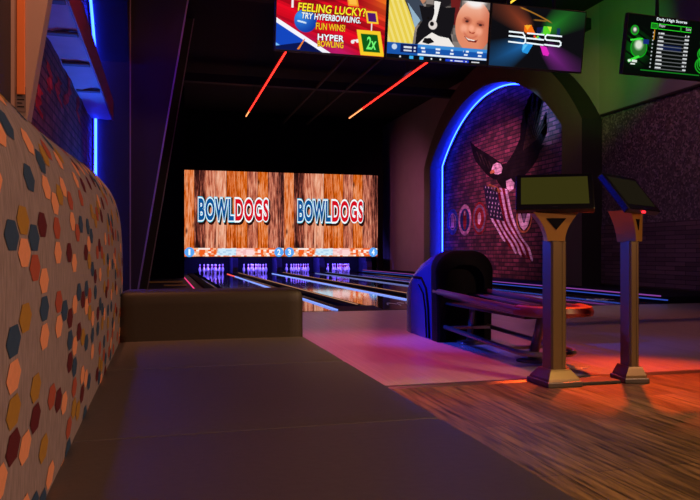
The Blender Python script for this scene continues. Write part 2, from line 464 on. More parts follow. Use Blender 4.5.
def arch_pts(y0, y1, zs, ap, n=28):
    yc = (y0+y1)/2; hs = (y1-y0)/2; rise = ap-zs
    Rr = (hs*hs+rise*rise)/(2*rise); zc = zs+rise-Rr
    a = math.asin(hs/Rr)
    pts = [(y0, 0), (y0, zs*.5), (y0, zs)]
    for i in range(1, n):
        t = -a+2*a*i/n
        pts.append((yc+Rr*math.sin(t), zc+Rr*math.cos(t)))
    return pts + [(y1, zs), (y1, zs*.5), (y1, 0)]
b = MB(); b.prism([(XR, y, z) for y, z in arch_pts(14.1, 22.95, 3.95, 5.95)], (-.006, 0, 0)); struct('wall_right_brick', b, M['brick_r'])
XR_M = XR-.006
def arch_slab(xf, xb, yi0, yi1, yo0, yo1, zs, api, apo, name, mats, part=0):
    I = arch_pts(yi0, yi1, zs, api); O = arch_pts(yo0, yo1, zs+.02, apo)
    I, O = I[part:], O[part:]
    b = MB(); n = len(I)
    V = lambda x, P: [b.bm.verts.new((x, y, z)) for y, z in P]
    If, Ib, Of, Ob = V(xf, I), V(xb, I), V(xf, O), V(xb, O)
    for k in range(n-1):
        for q, mi in (((If[k], If[k+1], Of[k+1], Of[k]), 0), ((If[k], Ib[k], Ib[k+1], If[k+1]), 1), ((Of[k], Of[k+1], Ob[k+1], Ob[k]), 2), ((Ib[k], Ob[k], Ob[k+1], Ib[k+1]), 0)):
            b.bm.faces.new(q).material_index = mi
    for k in (0, n-1):
        b.bm.faces.new((If[k], Of[k], Ob[k], Ib[k]))
    return struct(name, b, mats)
arch_slab(8.95, XR-.0005, 14.4, 22.66, 13.6, 23.25, 3.80, 5.64, 6.35, 'arch_right', [M['arch'], M['arch_in'], M['black']])
arch_slab(-.5, XL+.003, 3.55, 11.68, 3.45, 12.3, 3.88, 5.58, 6.3, 'arch_left', [M['fin'], M['jamb'], M['black']], part=16)

def led_arch(x, y0, y1, ap, name, label):
    P = arch_pts(y0, y1, 3.82 if x > 0 else 3.88, ap, 40)
    P[0] = (P[0][0], .15); P[-1] = (P[-1][0], .15)
    t = thing(name, label, 'light strip', (x, (y0+y1)/2, .15))
    b = MB(); b.tube([(x, y, z) for y, z in P], .022, seg=8); b.build('light_tube', M['led_blue'], t)
    b = MB()
    sx = 1 if x > 0 else -1
    b.tube([(x+sx*.024, y, z) for y, z in P], .020, seg=6); b.build('mounting_channel', M['chrome'], t)
    return t
led_arch(XR-.12, 14.5, 22.5, 5.60, 'led_strip', 'glowing blue light strip outlining the brick arch with the eagle mural')
led_arch(XL+.055, 3.62, 11.61, 5.51, 'led_strip', 'glowing blue light strip on the brick niche behind the sofa')

# leaning fins on the left wall
def fin(Y, xb0, xb1, x0, zt, th, name):
    # front outline in x,z at y=Y
    P = [(xb0, Y, 0), (x0, Y, 0), (x0+.1655*zt, Y, zt), (xb0, Y, zt)]
    b = MB(); b.prism(P, (0, th, 0)); struct(name, b, M['fin'])
    b = MB()
    b.prism([(x0-.012, Y-.012, 0), (x0+.014, Y-.012, 0), (x0+.014+.1655*zt, Y-.012, zt), (x0-.012+.1655*zt, Y-.012, zt)], (0, .03, 0), )
    b.box(xb0-.0, xb0+.02, Y-.012, Y+.01, 0, zt)
    struct(name.replace('pillar', 'trim'), b, M['fin_highlight'])  # pale strips added where the fin edges catch light
fin(11.72, -.5, 0, -.416, 6.4, .45, 'pillar_leaning')
fin(17.0, -.75, 0, -.33, 6.4, .45, 'pillar_leaning_far')
# side wall lining between and beyond the fins, low ledge with pale trim by lane one
b = MB(); b.box(-.75, .72, 24.0, 24.6, 0, 6.4); struct('wall_left_return', b, M['matte_black'])
b = MB(); b.box(-.35, .55, 20.0, 20.3, .02, .06); b.box(.05, .60, 18.0, 18.2, .02, .05); struct('trim_5', b, M['gold'])

# near pale pillar, orange inset and pinned notice
Yp = 3.42
def xz(px, py): return on_y(px, py, Yp)
e0, e1 = xz(28, 115), xz(48, 0)
sl = (e1.x-e0.x)/(e1.z-e0.z)
xe = lambda z: e0.x+sl*(z-e0.z)
b = MB(); b.prism([(-.95, Yp, 0), (xe(.9)-.03, Yp, 0), (xe(.9), Yp, .9), (xe(3.6), Yp, 3.6), (-.95, Yp, 3.6)], (0, .1, 0))
struct('pillar_near', b, M['post'])
pn = xz(17, 80); pm = xz(25.5, 80)
b = MB(); b.box(pn.x, pm.x, Yp-.012, Yp, xz(20, 95).z, 3.4, bev=.003); struct('trim_6', b, M['amber'])
b = MB(); b.box(xz(16, 90).x, xz(26, 90).x, Yp-.006, Yp-.0005, xz(20, 112).z, xz(20, 87).z)
b2 = thing('notice', 'small grey paper notice pinned low on the pale pillar', 'notice', (pn.x, Yp, 1.5))
b.build('sheet', M['paper'], b2)
b = MB()
for k in range(5):
    z = xz(20, 92+3.6*k).z
    b.box(xz(17.5, 90).x, xz(24.5-(k % 2)*2, 90).x, Yp-.0075, Yp-.006, z-.004, z)
b.build('printed_line', M['matte_black'], b2)

# canopy shelf on the left brick niche
t = thing('wall_canopy', 'long blue-lit canopy with dark straps and red fascia on the left brick niche', 'canopy', (XL, 7.5, 2.9))
z0 = 2.92; xo = -.73
b = MB()
secs = []
for i in range(61):
    y = 3.6+(11.45-3.6)*i/60
    dz = .012*math.sin(y*5.1)+.008*math.sin(y*11.3)
    secs.append([(XL+.003, y, z0+dz), (XL+.09, y, z0+dz*1.3-.004), (xo-.09, y, z0-dz), (xo-.02, y, z0), (xo-.02, y, z0+.05), (XL+.003, y, z0+.05)])
b.loft(secs, smooth=True); b.build('fabric_panel', M['soffit'], t, smooth=True)
b = MB(); b.box(xo-.02, xo, 3.6, 11.45, z0-.02, z0+.30, bev=.004); b.build('fascia', M['fascia'], t)
for y in (3.9, 4.7, 5.4, 6.1, 7.0, 8.1, 9.4):
    b = MB(); b.box(XL+.02, xo-.03, y-.05, y+.05, z0-.035, z0-.008, bev=.005); b.build('strap', M['strap'], t)

# painted red brush marks on the left bricks
t = thing('wall_graffiti', 'red painted brush marks on the dark bricks behind the sofa', 'graffiti', (XL+.003, 6, 2))
M['red_paint'] = brick_paint('red_brush_paint', (.50, .06, .05))
for k, pl in enumerate([[(73, 60), (68, 78), (70, 92), (64, 104), (69, 112)], [(36, 80), (40, 90), (37, 104), (42, 118)], [(60, 80), (57, 92), (62, 108)], [(48, 62), (51, 78), (49, 92)], [(79, 95), (77, 110), (80, 124)]]):
    P = [on_x(px, py, XL+.004) for px, py in pl]
    b = MB()
    Q = []
    for i in range(len(P)-1):
        for j in range(6): Q.append(P[i].lerp(P[i+1], j/6))
    Q.append(P[-1])
    wd = [.07+.03*math.sin(i*1.3+k) for i in range(len(Q))]
    L = [b.bm.verts.new((q.x, q.y-w*2.0, q.z)) for q, w in zip(Q, wd)]
    Rr = [b.bm.verts.new((q.x, q.y+w*2.0, q.z)) for q, w in zip(Q, wd)]
    for i in range(len(Q)-1): b.bm.faces.new((L[i], Rr[i], Rr[i+1], L[i+1]))
    b.build('brush_stroke', M['red_paint'], t)

# ------------------------------------------------------------------ mural on the right bricks
mur = thing('wall_mural', 'painted mural of a bald eagle carrying a striped flag on arched brick wall', 'mural', (XR, 18.5, 2.5))
XM = XR_M-.004
M['eagle_dark'] = brick_paint('eagle_dark_paint', (.010, .008, .008))
M['eagle_mid'] = brick_paint('eagle_brown_paint', (.06, .038, .03))
M['eagle_white'] = brick_paint('eagle_white_paint', (.85, .78, .78))
M['beak'] = brick_paint('beak_paint', (.55, .25, .08))
M['stripe_red'] = brick_paint('flag_red_paint', (.20, .006, .012))
M['stripe_white'] = brick_paint('flag_white_paint', (.85, .82, .95))
M['canton'] = brick_paint('flag_navy_paint', (.03, .03, .07))
M['seal_blue'] = brick_paint('seal_blue_paint', (.06, .12, .45))
M['seal_pink'] = brick_paint('seal_pale_paint', (.75, .45, .62))
M['seal_navy'] = brick_paint('seal_navy_paint', (.03, .06, .25))
M['seal_red'] = brick_paint('seal_red_paint', (.35, .03, .03))
M['seal_grey'] = brick_paint('seal_grey_paint', (.25, .22, .3))
def mural_poly(name, px, mat, x=XM, parent=mur):
    b = MB()
    b.face([on_x(p[0], p[1], x) for p in px])
    bmesh.ops.triangulate(b.bm, faces=b.bm.faces[:])
    return b.build(name, mat, parent, fix=False)
# far wing (left), near wing (right)
mural_poly('wing', [(470, 141), (475, 146), (481, 150), (487, 153.5), (494, 158), (501, 163), (505, 172), (500, 180), (493, 179), (487, 175), (481.5, 168.5), (476, 162), (473, 155), (471.5, 148)], M['eagle_dark'])
wing = [(503, 168), (509, 160), (515, 150), (520, 138)]
for tx, ty, gx, gy in ((521.5, 122, 523, 132), (523.5, 109, 526, 128), (528, 99, 529.5, 126), (533, 92, 532.5, 125), (538, 94, 535.5, 127), (543, 101, 538, 130), (546, 112, 540, 134), (547, 123, 541, 139), (546, 134, 541.5, 145), (544, 145, 540, 151)):
    wing += [(tx-.9, ty+.8), (tx+.6, ty), (gx, gy)]
wing += [(538, 158), (533, 166), (526, 174), (517, 182), (508, 183)]
mural_poly('wing', wing, M['eagle_dark'])
# feather streaks
for k in range(9):
    b = MB()
    x0, y0 = 523+k*1.5, 150-k*1.2
    x1, y1 = 529+k*2.0, 108+abs(k-3)*3.2
    q = [(x0, y0), (x0+.9, y0), (x1+.5, y1), (x1, y1)]
    b.face([on_x(p[0], p[1], XM-.001) for p in q])
    b.build('feather_streak', M['eagle_mid'], mur, fix=False)
for k in range(6):
    b = MB()
    x0, y0 = 476+k*4, 151+k*3.2
    b.face([on_x(p[0], p[1], XM-.001) for p in [(x0, y0), (x0+1, y0+.3), (x0+5.2, y0+11), (x0+4.4, y0+11)]])
    b.build('feather_streak', M['eagle_mid'], mur, fix=False)
mural_poly('eagle_body', [(500, 165), (506, 163), (513, 170), (517, 178), (515, 187), (509, 191), (502, 188), (497, 181), (496, 172)], M['eagle_dark'], XM-.0012)
mural_poly('eagle_head', [(491.5, 170), (493, 165), (496.5, 162.5), (500.5, 163.5), (502.5, 168), (501.5, 173), (498, 174.5), (494.5, 174), (493.5, 171.5)], M['eagle_white'], XM-.002)
mural_poly('eagle_beak', [(494, 169.5), (491.5, 170), (489.8, 172.5), (490.6, 174), (493, 173), (495, 173.2)], M['beak'], XM-.0025)
mural_poly('eagle_eye', [(495.2, 167.5), (496.4, 167.3), (496.4, 168.3), (495.3, 168.5)], M['eagle_dark'], XM-.003)
mural_poly('tail', [(506, 181), (511, 178.5), (514.5, 183), (513.5, 189), (509.5, 191.5), (506.5, 188)], M['eagle_white'], XM-.002)
mural_poly('talon', [(486, 186), (490, 184), (497, 187), (502, 191), (499, 193), (492, 189.5)], M['beak'], XM-.003)
# flag
def catmull(P, t):
    n = len(P)-1; x = t*n; i = min(int(x), n-1); f = x-i
    p0 = P[max(i-1, 0)]; p1 = P[i]; p2 = P[i+1]; p3 = P[min(i+2, n)]
    return tuple(.5*((2*p1[k])+(-p0[k]+p2[k])*f+(2*p0[k]-5*p1[k]+4*p2[k]-p3[k])*f*f+(-p0[k]+3*p1[k]-3*p2[k]+p3[k])*f**3) for k in (0, 1))
FL = [(484, 185), (486.5, 203), (490.5, 218), (497, 230), (504, 242), (510, 253)]
FR = [(507, 189), (511, 207), (515.5, 224), (522, 237), (529, 247), (533.5, 262)]
def fpt(u, s):
    a = catmull(FL, s); q = catmull(FR, s)
    return (a[0]+(q[0]-a[0])*u, a[1]+(q[1]-a[1])*u)
NS = 9
ends = [.80, .92, .97, .90, .98, 1.0, .93, .99, 1.0]
fb = {0: MB(), 1: MB()}
for i in range(NS):
    bb = fb[i % 2]
    st = .0
    prev = None
    for j in range(25):
        s = st+(ends[i]-st)*j/24
        w = .012*math.sin(s*14+i)
        u0, u1 = i/NS+w, (i+1)/NS+w
        if j == 24: u0 = u1 = (u0+u1)/2
        A = on_x(*fpt(u0, s), XM-.0015); B = on_x(*fpt(u1, s), XM-.0015)
        if prev: bb.face([prev[0], prev[1], B, A])
        prev = (A, B)
fl = fb[0].build('flag_white_stripes', M['stripe_white'], mur, fix=False)
fb[1].build('flag_red_stripes', M['stripe_red'], mur, fix=False)
b = MB()
prev = None
for j in range(13):
    s = .40*j/12
    A = on_x(*fpt(-.02, s), XM-.003); B = on_x(*fpt(.56, s*1.0), XM-.003)
    if prev: b.face([prev[0], prev[1], B, A])
    prev = (A, B)
b.build('flag_canton', M['canton'], mur, fix=False)
for r in range(7):
    for q in range(4):
        b = MB()
        p = on_x(*fpt(.06+.13*q+(.06 if r % 2 else 0), .03+.053*r), XM-.005)
        b.face([(p.x, p.y+.045*math.sin(2*PI*k/10)*(1 if k % 2 else .45), p.z+.045*math.cos(2*PI*k/10)*(1 if k % 2 else .45)) for k in range(10)])
        b.build('flag_star', M['stripe_white'], mur, fix=False)
# four round seals
def disc(name, c, r0, r1, mat, x, n=36, parent=None):
    b = MB()
    for k in range(n):
        a0, a1 = 2*PI*k/n, 2*PI*(k+1)/n
        P = lambda r, a: (x, c[1]+r*math.cos(a), c[2]+r*math.sin(a))
        if r0 > 0: b.face([P(r0, a0), P(r1, a0), P(r1, a1), P(r0, a1)])
        else: b.face([(x, c[1], c[2]), P(r1, a0), P(r1, a1)])
    return b.build(name, mat, parent, fix=False)
def polyw(name, c, pts, mat, x, parent):
    b = MB(); b.face([(x, c[1]-u, c[2]+v) for u, v in pts]); bmesh.ops.triangulate(b.bm, faces=b.bm.faces[:])
    return b.build(name, mat, parent, fix=False)
def seal(px, py, r, label, kind):
    c = on_x(px, py, XM)
    t = thing('painted_seal', label, 'emblem', c, 'round seals painted on the bricks')
    x = c.x
    if kind == 0:
        disc('outer_ring', c, r*.62, r, M['seal_blue'], x, parent=t); disc('field', c, 0, r*.62, M['seal_navy'], x, parent=t)
        polyw('emblem', c, [(-.12, -.2), (.12, -.2), (.16, .05), (.05, .25), (-.05, .25), (-.16, .05)], M['seal_pink'], x-.001, t)
        disc('inner_ring', c, r*.56, r*.64, M['seal_pink'], x-.001, parent=t)
    elif kind == 1:
        disc('outer_ring', c, r*.74, r, M['seal_pink'], x, parent=t); disc('field', c, 0, r*.74, M['seal_navy'], x, parent=t)
        polyw('emblem', c, [(-.06, -.3), (.06, -.3), (.13, -.12), (.08, .05), (.13, .2), (.05, .31), (-.05, .31), (-.13, .2), (-.08, .05), (-.13, -.12)], M['seal_red'], x-.001, t)
        polyw('emblem', c, [(-.04, .15), (.04, .15), (.05, .27), (-.05, .27)], M['eagle_white'], x-.002, t)
    elif kind == 2:
        disc('outer_ring', c, r*.86, r, M['seal_red'], x, parent=t); disc('field', c, 0, r*.66, M['seal_red'], x, parent=t)
        disc('inner_ring', c, r*.66, r*.86, M['seal_grey'], x, parent=t)
        polyw('emblem', c, [(-.10, -.15), (.02, -.2), (.13, -.05), (.10, .15), (0, .2), (-.12, .08)], M['eagle_white'], x-.001, t)
    else:
        disc('outer_ring', c, r*.86, r, M['beak'], x, parent=t); disc('field', c, 0, r*.86, M['eagle_dark'], x, parent=t)
        polyw('emblem', c, [(0, -.36), (.2, -.24), (.33, .0), (.3, .22), (.16, .1), (.05, -.12), (0, -.16), (-.05, -.12), (-.16, .1), (-.3, .22), (-.33, 0), (-.2, -.24)], M['eagle_white'], x-.001, t)
        polyw('emblem', c, [(0, -.14), (.08, 0), (.1, .2), (-.1, .2), (-.08, 0)], M['seal_grey'], x-.001, t)
seal(452.6, 221.8, .44, 'blue round seal painted beside the glowing strip, leftmost of four', 0)
seal(464.8, 220, .50, 'round seal with pale pink ring and navy centre on the mural wall', 1)
seal(479.3, 218.3, .50, 'dark red round seal with grey ring left of the painted flag', 2)
seal(524, 217.5, .42, 'black and white round seal right of the flag, half behind kiosk screen', 3)

# ------------------------------------------------------------------ lanes
names = ['leftmost bowling lane', 'second bowling lane from the left', 'third bowling lane from the left', 'rightmost bowling lane']
for i, cx in enumerate(CEN):
    b = MB(); b.box(cx-HW, cx+HW, YF+.02, 29.3, -.12, 0)
    o = b.build('bowling_lane', M['lane'])
    tag(o, ['dark glossy %s, under screen number 1', 'dark glossy %s, under screen number 2', 'dark glossy %s, under screen number 3', 'dark glossy %s, under screen number 4'][i] % names[i], 'bowling lane', 'bowling lanes')

def gutter_sec(x0, x1, y):
    n = 8
    return [(x0, y, 0)]+[((x0+x1)/2-(x1-x0)/2*math.cos(PI*k/n)*.97, y, -.085*math.sin(PI*k/n)-.002) for k in range(n+1)]+[(x1, y, 0)]
def divider(x0, x1, label, col_l, col_l2, col_r, left=True, right=True):
    t = thing('lane_divider', label, 'lane divider', ((x0+x1)/2, YF, 0), 'dividers between the lanes')
    g = .235
    c0 = x0+(g if left else 0); c1 = x1-(g if right else 0)
    YN = YF+.55
    b = MB(); b.box(c0+.002, c1-.002, YN, 28.0, -.118, .045, bev=.012, seg=3); b.build('cap', M['cap'], t)
    if left:
        b = MB(); b.loft([gutter_sec(x0+.003, c0, YN), gutter_sec(x0+.003, c0, 28.0)], cap=False, closed=False); b.build('gutter', M['gutter'], t)
    if right:
        b = MB(); b.loft([gutter_sec(c1, x1-.003, YN), gutter_sec(c1, x1-.003, 28.0)], cap=False, closed=False); b.build('gutter', M['gutter'], t)
    b = MB()
    b.prism([(x0+.03, YF+.022, 0), (x0+.03, YF+.022, .004), (x0+.03, YN, .035), (x0+.03, YN, -.1), (x0+.03, YF+.022, -.1)], (x1-x0-.034, 0, 0))
    b.build('end_plate', M['black'], t)
    if col_l:
        b = MB(); b.box(x0+.004, x0+.026, YF+.10, 25.0, .000, .022, bev=.004); b.build('led_or_glint_strip', col_l, t)
        b = MB(); b.box(x0+.004, x0+.026, 25.0, 28.0, .000, .022, bev=.004); b.build('led_or_glint_strip', col_l2 or col_l, t)
    if col_r:
        b = MB(); b.box(c1-.03, c1-.006, YN+.05, 28.0, .0455, .056, bev=.003); b.build('led_or_glint_strip', col_r, t)  # glowing strip stands in for the screen reflection along the cap edge
    return t
divider(CEN[0]-HW-.70, CEN[0]-HW, 'divider with pink light strip left of the leftmost lane', M['led_pink'], None, None)
divider(CEN[0]+HW, CEN[1]-HW, 'divider with blue-white light line and orange glint line between first and second lanes', M['led_lane'], M['led_lane_red'], M['cap_glint'])
divider(CEN[1]+HW, CEN[2]-HW, 'divider with bright blue-white light line running behind the ball return', M['led_lane'], None, M['cap_glint'])
divider(CEN[2]+HW, CEN[3]-HW, 'divider between third and rightmost lanes, black tip beside left kiosk', M['dim_led_and_glint'], None, M['dim_led_and_glint'])
# right curb
t = thing('lane_curb', 'low curb edged with violet and blue light lines right of last lane', 'curb', (8.5, YF, 0))
x0 = CEN[3]+HW
b = MB(); b.loft([gutter_sec(x0+.003, x0+.24, YF+.1), gutter_sec(x0+.003, x0+.24, 28.0)], cap=False, closed=False); b.build('gutter', M['gutter'], t)
b = MB(); b.box(x0+.26, XR-.06, YF+.1, 27.99, -.118, .115, bev=.01); b.build('curb_body', M['cap'], t)
b = MB(); b.box(x0+.255, x0+.285, YF+.1, 27.99, .115, .135, bev=.004); b.build('led_or_glint_strip', M['led_violet'], t)
b = MB(); b.box(x0+.235, x0+.258, YF-.1, 27.99, .06, .08, bev=.004); b.build('led_or_glint_strip', M['led_curb_blue'], t)

# white squiggle marks standing in for LED reflections near the foul line
def glint_mark(x, y, label):
    t = thing('lane_glint_mark', label, 'glint_mark', (x, y, 0), 'white marks at the lane ends')
    b = MB()
    for (a0, a1, dx, w) in ((0, 2.6, -.16, .10), (.3, 3.0, .02, .09), (.0, 2.2, .17, .07)):
        prev = None
        for j in range(13):
            a = a0+(a1-a0)*j/12
            p = Vector((x+dx+w*math.cos(a), y+.28*math.sin(a*1.4)-.05, .0015)); q = p+Vector((.032, .10, 0))
            if prev: b.face([prev[0], prev[1], q, p])
            prev = (p, q)
    b.build('lettering', M['white_mark'], t, fix=False)  # white shapes painted as reflections on the lane
glint_mark(CEN[1]+.08, 11.0, 'white squiggle glint mark on the lane left of the ball return hood')
glint_mark(CEN[3]+.36, 11.0, 'white squiggle glint mark on the rightmost lane between the two kiosks')

# ------------------------------------------------------------------ pins
prof = [(.022, 0), (.026, .004), (.0285, .019), (.0355, .057), (.0495, .0857), (.058, .114), (.0605, .13), (.058, .158), (.051, .184), (.041, .212), (.0305, .238), (.025, .254), (.0233, .265), (.0236, .276), (.0245, .290), (.0265, .308), (.0305, .330), (.0323, .343), (.031, .358), (.025, .372), (.013, .379), (.002, .381)]
mis = [0]*(len(prof)-1)
for k in (11, 13, 14): mis[k] = 1
b = MB(); b.lathe(prof, seg=18, mis=mis)
pin0 = b.build('bowling_pin', [M['pin'], M['pin_red']], smooth=True)
pos_name = ['head pin', 'left pin of second row', 'right pin of second row', 'left pin of third row', 'middle pin of third row', 'right pin of third row',
            'leftmost pin of back row', 'second pin from left of back row', 'third pin from left of back row', 'rightmost pin of back row']
lane_name = ['leftmost lane', 'second lane', 'third lane', 'rightmost lane']
first = True
for li, cx in enumerate(CEN):
    k = 0
    for row in range(4):
        for j in range(row+1):
            o = pin0 if first else pin0.copy()
            if not first: COL.objects.link(o)
            first = False
            o.location = (cx+(j-row/2)*.305, 28.25+row*.264, 0)
            tag(o, 'white red-striped pin, %s, %s' % (pos_name[k], lane_name[li]), 'bowling pin', 'pins on the ' + lane_name[li])
            k += 1

# pinsetter surrounds: kickbacks, pit curtains, mask
xs = [.62] + [(CEN[i]+CEN[i+1])/2 for i in range(3)] + [8.42]
M['kick'] = pbr('kickback_paint', (.035, .035, .09), .4)
M['pit'] = pbr('pit_curtain', (.008, .008, .012), .9, spec=.1)
kl = ['first partition panel left of the leftmost pins', 'partition panel between first and second pin decks', 'partition panel between second and third pin decks', 'partition panel between third and fourth pin decks', 'partition panel right of the rightmost pins']
for i, x in enumerate(xs):
    b = MB(); b.prism([(x-.11, 28.18, .0), (x-.11, 29.48, .0), (x-.11, 29.48, .64), (x-.11, 28.36, .64), (x-.11, 28.30, .55), (x-.11, 28.19, .25)], (.22, 0, 0))
    tag(b.build('kickback_panel', M['kick']), kl[i]+', blue lit', 'partition', 'partitions between the pin decks')
b = MB(); b.box(.5, 8.6, 29.5, 29.58, 0, .9); struct('wall_pit', b, M['pit'])
b = MB()
b.box(-1.0, .80, 28.0, 28.12, .0, 4.35); b.box(8.74, 8.95, 28.0, 28.12, .0, 4.35)
b.box(-1.0, 8.95, 28.05, 28.17, 4.1, ZC); b.box(.8, 8.74, 28.06, 28.17, .655, 4.1)
struct('wall_mask', b, M['matte_black'])
# little indicator on left of mask
# ------------------------------------------------------------------ text
def text_bm(body, w=None, h=None, offset=0.0, spacing=1.0, extrude=0.0):
    cu = bpy.data.curves.new('txt', 'FONT'); cu.body = body
    cu.offset = offset; cu.extrude = extrude; cu.space_character = spacing
    cu.align_x = 'LEFT'; cu.resolution_u = 4
    ob = bpy.data.objects.new('txt', cu); COL.objects.link(ob)
    dg = bpy.context.evaluated_depsgraph_get(); dg.update()
    me = bpy.data.meshes.new_from_object(ob.evaluated_get(dg))
    bm = bmesh.new(); bm.from_mesh(me)
    bpy.data.objects.remove(ob); bpy.data.curves.remove(cu); bpy.data.meshes.remove(me)
    return bm
def text_bounds(bm):
    xs_ = [v.co.x for v in bm.verts]; ys_ = [v.co.y for v in bm.verts]
    return min(xs_), max(xs_), min(ys_), max(ys_)
def text_layers(body, cx, cz, w, h, layers, y, spacing=1.0, skew=0.0):
    """layers: (offset, depth step); all fitted with the transform of the plain text; returns list of bm standing in XZ, facing -Y"""
    base = text_bm(body, spacing=spacing); x0, x1, y0, y1 = text_bounds(base); base.free()
    out = []
    for off, dy in layers:
        bm = text_bm(body, offset=off, spacing=spacing)
        for v in bm.verts:
            u = (v.co.x-(x0+x1)/2)/(x1-x0)*w; q = (v.co.y-(y0+y1)/2)/(y1-y0)*h
            v.co = Vector((cx+u+skew*q, y-dy, cz+q))
        out.append(bm)
    return out
def from_bm(bm):
    b = MB(); b.bm.free(); b.bm = bm
    return b

TW, TH = 1.235, .715
def raster(name, w, h, nx, ny, fn, mat, parent, mtx, y=-.0305):
    """a lit picture made of nx * ny coloured cells"""
    xs_ = np.linspace(-w/2, w/2, nx+1); zs_ = np.linspace(0, h, ny+1)
    X, Z = np.meshgrid(xs_, zs_)
    V = np.stack([X.ravel(), np.full(X.size, y), Z.ravel()], 1)
    i = np.arange(nx); j = np.arange(ny)
    I, J = np.meshgrid(i, j); a = (J*(nx+1)+I).ravel()
    Fq = np.stack([a, a+1, a+nx+2, a+nx+1], 1)
    u = ((I+.5)/nx).ravel(); v = ((J+.5)/ny).ravel()
    rgb = np.clip(fn(u, v), 0, 255)/255.0
    lin = np.where(rgb <= .04045, rgb/12.92, ((rgb+.055)/1.055)**2.4)
    me = bpy.data.meshes.new(name)
    me.from_pydata(V.tolist(), [], Fq.tolist())
    at = me.color_attributes.new('Col', 'FLOAT_COLOR', 'CORNER')
    colr = np.ones((len(Fq), 4, 4), dtype=np.float32); colr[:, :, :3] = lin[:, None, :]
    at.data.foreach_set('color', colr.ravel())
    me.transform(mtx); me.materials.append(mat)
    o = bpy.data.objects.new(name, me); COL.objects.link(o); o.parent = parent
    return o
def mix(a, b_, m): return a*(1-m[:, None])+np.array(b_, float)[None, :]*m[:, None]
def full(u, c): return np.tile(np.array(c, float), (len(u), 1))
def sm(x, w=.006): return np.clip(x/w+.5, 0, 1)
def circ(u, v, cx, cy, r, asp=TW/TH, w=.01, sx=1, sy=1):
    return sm(r-np.hypot((u-cx)*asp/sx, (v-cy)/sy), w)
def hsh(a): return np.abs(np.sin(a*127.1+3.3)*43758.5453) % 1
def streak(u, v, ang, f):
    q = np.floor((u*math.sin(ang)+v*math.cos(ang))*f); return hsh(q)
def pgon(u, v, pts, w=.006):
    """inside test of a polygon"""
    ins = np.zeros(len(u), bool); n = len(pts)
    for k in range(n):
        x0, y0 = pts[k]; x1, y1 = pts[(k+1) % n]
        c = ((y0 > v) != (y1 > v)) & (u < (x1-x0)*(v-y0)/((y1-y0)+1e-12)+x0)
        ins ^= c
    return ins.astype(float)

# ------------------------------------------------------------------ video wall
VY = 28.0
def raster_bar(t, sx0, sx1, z0):
    w = sx1-sx0-.04
    def pic(u, v):
        row = np.floor(v*5); cell = np.floor(u*34+hsh(row)*7)
        h1 = hsh(cell*.37+row*5.1); h2 = hsh(cell*1.7+row*2.3)
        c = full(u, (255, 236, 226))
        c = mix(c, (240, 96, 30), (h1 > .46).astype(float)); c = mix(c, (250, 180, 140), (h2 > .72).astype(float))
        mid = sm(.19-np.abs(u-.51), .03)*sm(v-.1)*sm(.93-v)
        c = mix(c, (208, 234, 250), mid*(u < .51)); c = mix(c, (255, 214, 212), mid*(u >= .51))
        c = mix(c, (150, 190, 225), mid*(h2 > .7)*.5*(u < .51)); c = mix(c, (240, 160, 160), mid*(h2 > .7)*.5*(u >= .51))
        return c
    raster('score_bar', w, .33, 204, 20, pic, M['pixels'], t, Matrix.Translation((0, 0, .01)), y=-.026)
E = lambda n, c, s=1.0: emis(n, c255(*c), s)
M['p_blue'] = E('sign_blue', (10, 84, 150)); M['p_red'] = E('sign_red', (215, 12, 30)); M['p_white'] = E('sign_white', (235, 245, 250), 1.1)
M['p_cyan'] = E('sign_cyan', (90, 205, 235)); M['p_pink'] = E('sign_pink', (255, 130, 140)); M['p_dark'] = E('sign_shadow', (40, 14, 12))
M['p_orange'] = E('bar_orange', (240, 92, 24)); M['p_cream'] = E('bar_cream', (255, 236, 226), 1.05); M['p_sky'] = E('bar_sky', (205, 232, 250), 1.05); M['p_rose'] = E('bar_rose', (255, 210, 208), 1.0)
M['p_disc'] = E('bar_disc_blue', (90, 165, 245))
for si, (sx0, sx1) in enumerate(((.83, 4.765), (4.775, 8.71))):
    cx = (sx0+sx1)/2; z0, z1 = .69, 4.07
    t = thing('video_screen', ['left lit video screen of brown boards over the first two lanes', 'right lit video screen of brown boards over the last two lanes'][si], 'screen', (cx, VY, z0), 'video screens above the pins')
    b = MB(); b.box(sx0, sx1, VY-.02, VY+.05, z0, z1); o = b.build('display', M['planks'], t)
    b = MB(); b.box(sx0-.01, sx1+.01, VY-.03, VY+.05, z0-.045, z0); b.build('bottom_frame', M['black'], t)
    # the writing
    tx, tz = cx-.0, 2.545
    for word, wx, w, mcol, mglow, mlite in (('BOWL', tx-.735, 1.34, M['p_blue'], M['p_cyan'], M['p_cyan']), ('DOGS', tx+.665, 1.29, M['p_red'], M['p_white'], M['p_pink'])):
        L = text_layers(word, wx, tz, w, .80, ((.13, .022), (.10, .026), (.075, .029), (.035, .032), (-.012, .035)), VY, spacing=1.12)
        for v in L[0].verts: v.co += Vector((.05, 0, -.06))
        from_bm(L[0]).build('lettering_shadow', M['p_dark'], t, fix=False)
        from_bm(L[1]).build('lettering_glow', mglow, t, fix=False)
        from_bm(L[2]).build('lettering_outline', M['p_white'], t, fix=False)
        from_bm(L[3]).build('lettering', mcol, t, fix=False)
    # bottom bar
    raster_bar(t, sx0, sx1, z0)
    for di, dx in enumerate((.20, 3.935-(.20 if si else .22))):
        b = MB()
        b.bm.faces.new([b.bm.verts.new((sx0+dx+.19*math.cos(2*PI*k/28), VY-.033, z0+.175+.19*math.sin(2*PI*k/28))) for k in range(28)])
        d = b.build('number_disc', M['p_disc'], t, fix=False)
        L = text_layers(str(si*2+di+1), sx0+dx, z0+.175, .045 if si*2+di == 0 else .11, .22, ((.03, .036),), VY)
        from_bm(L[0]).build('numeral', M['p_white'], t, fix=False)

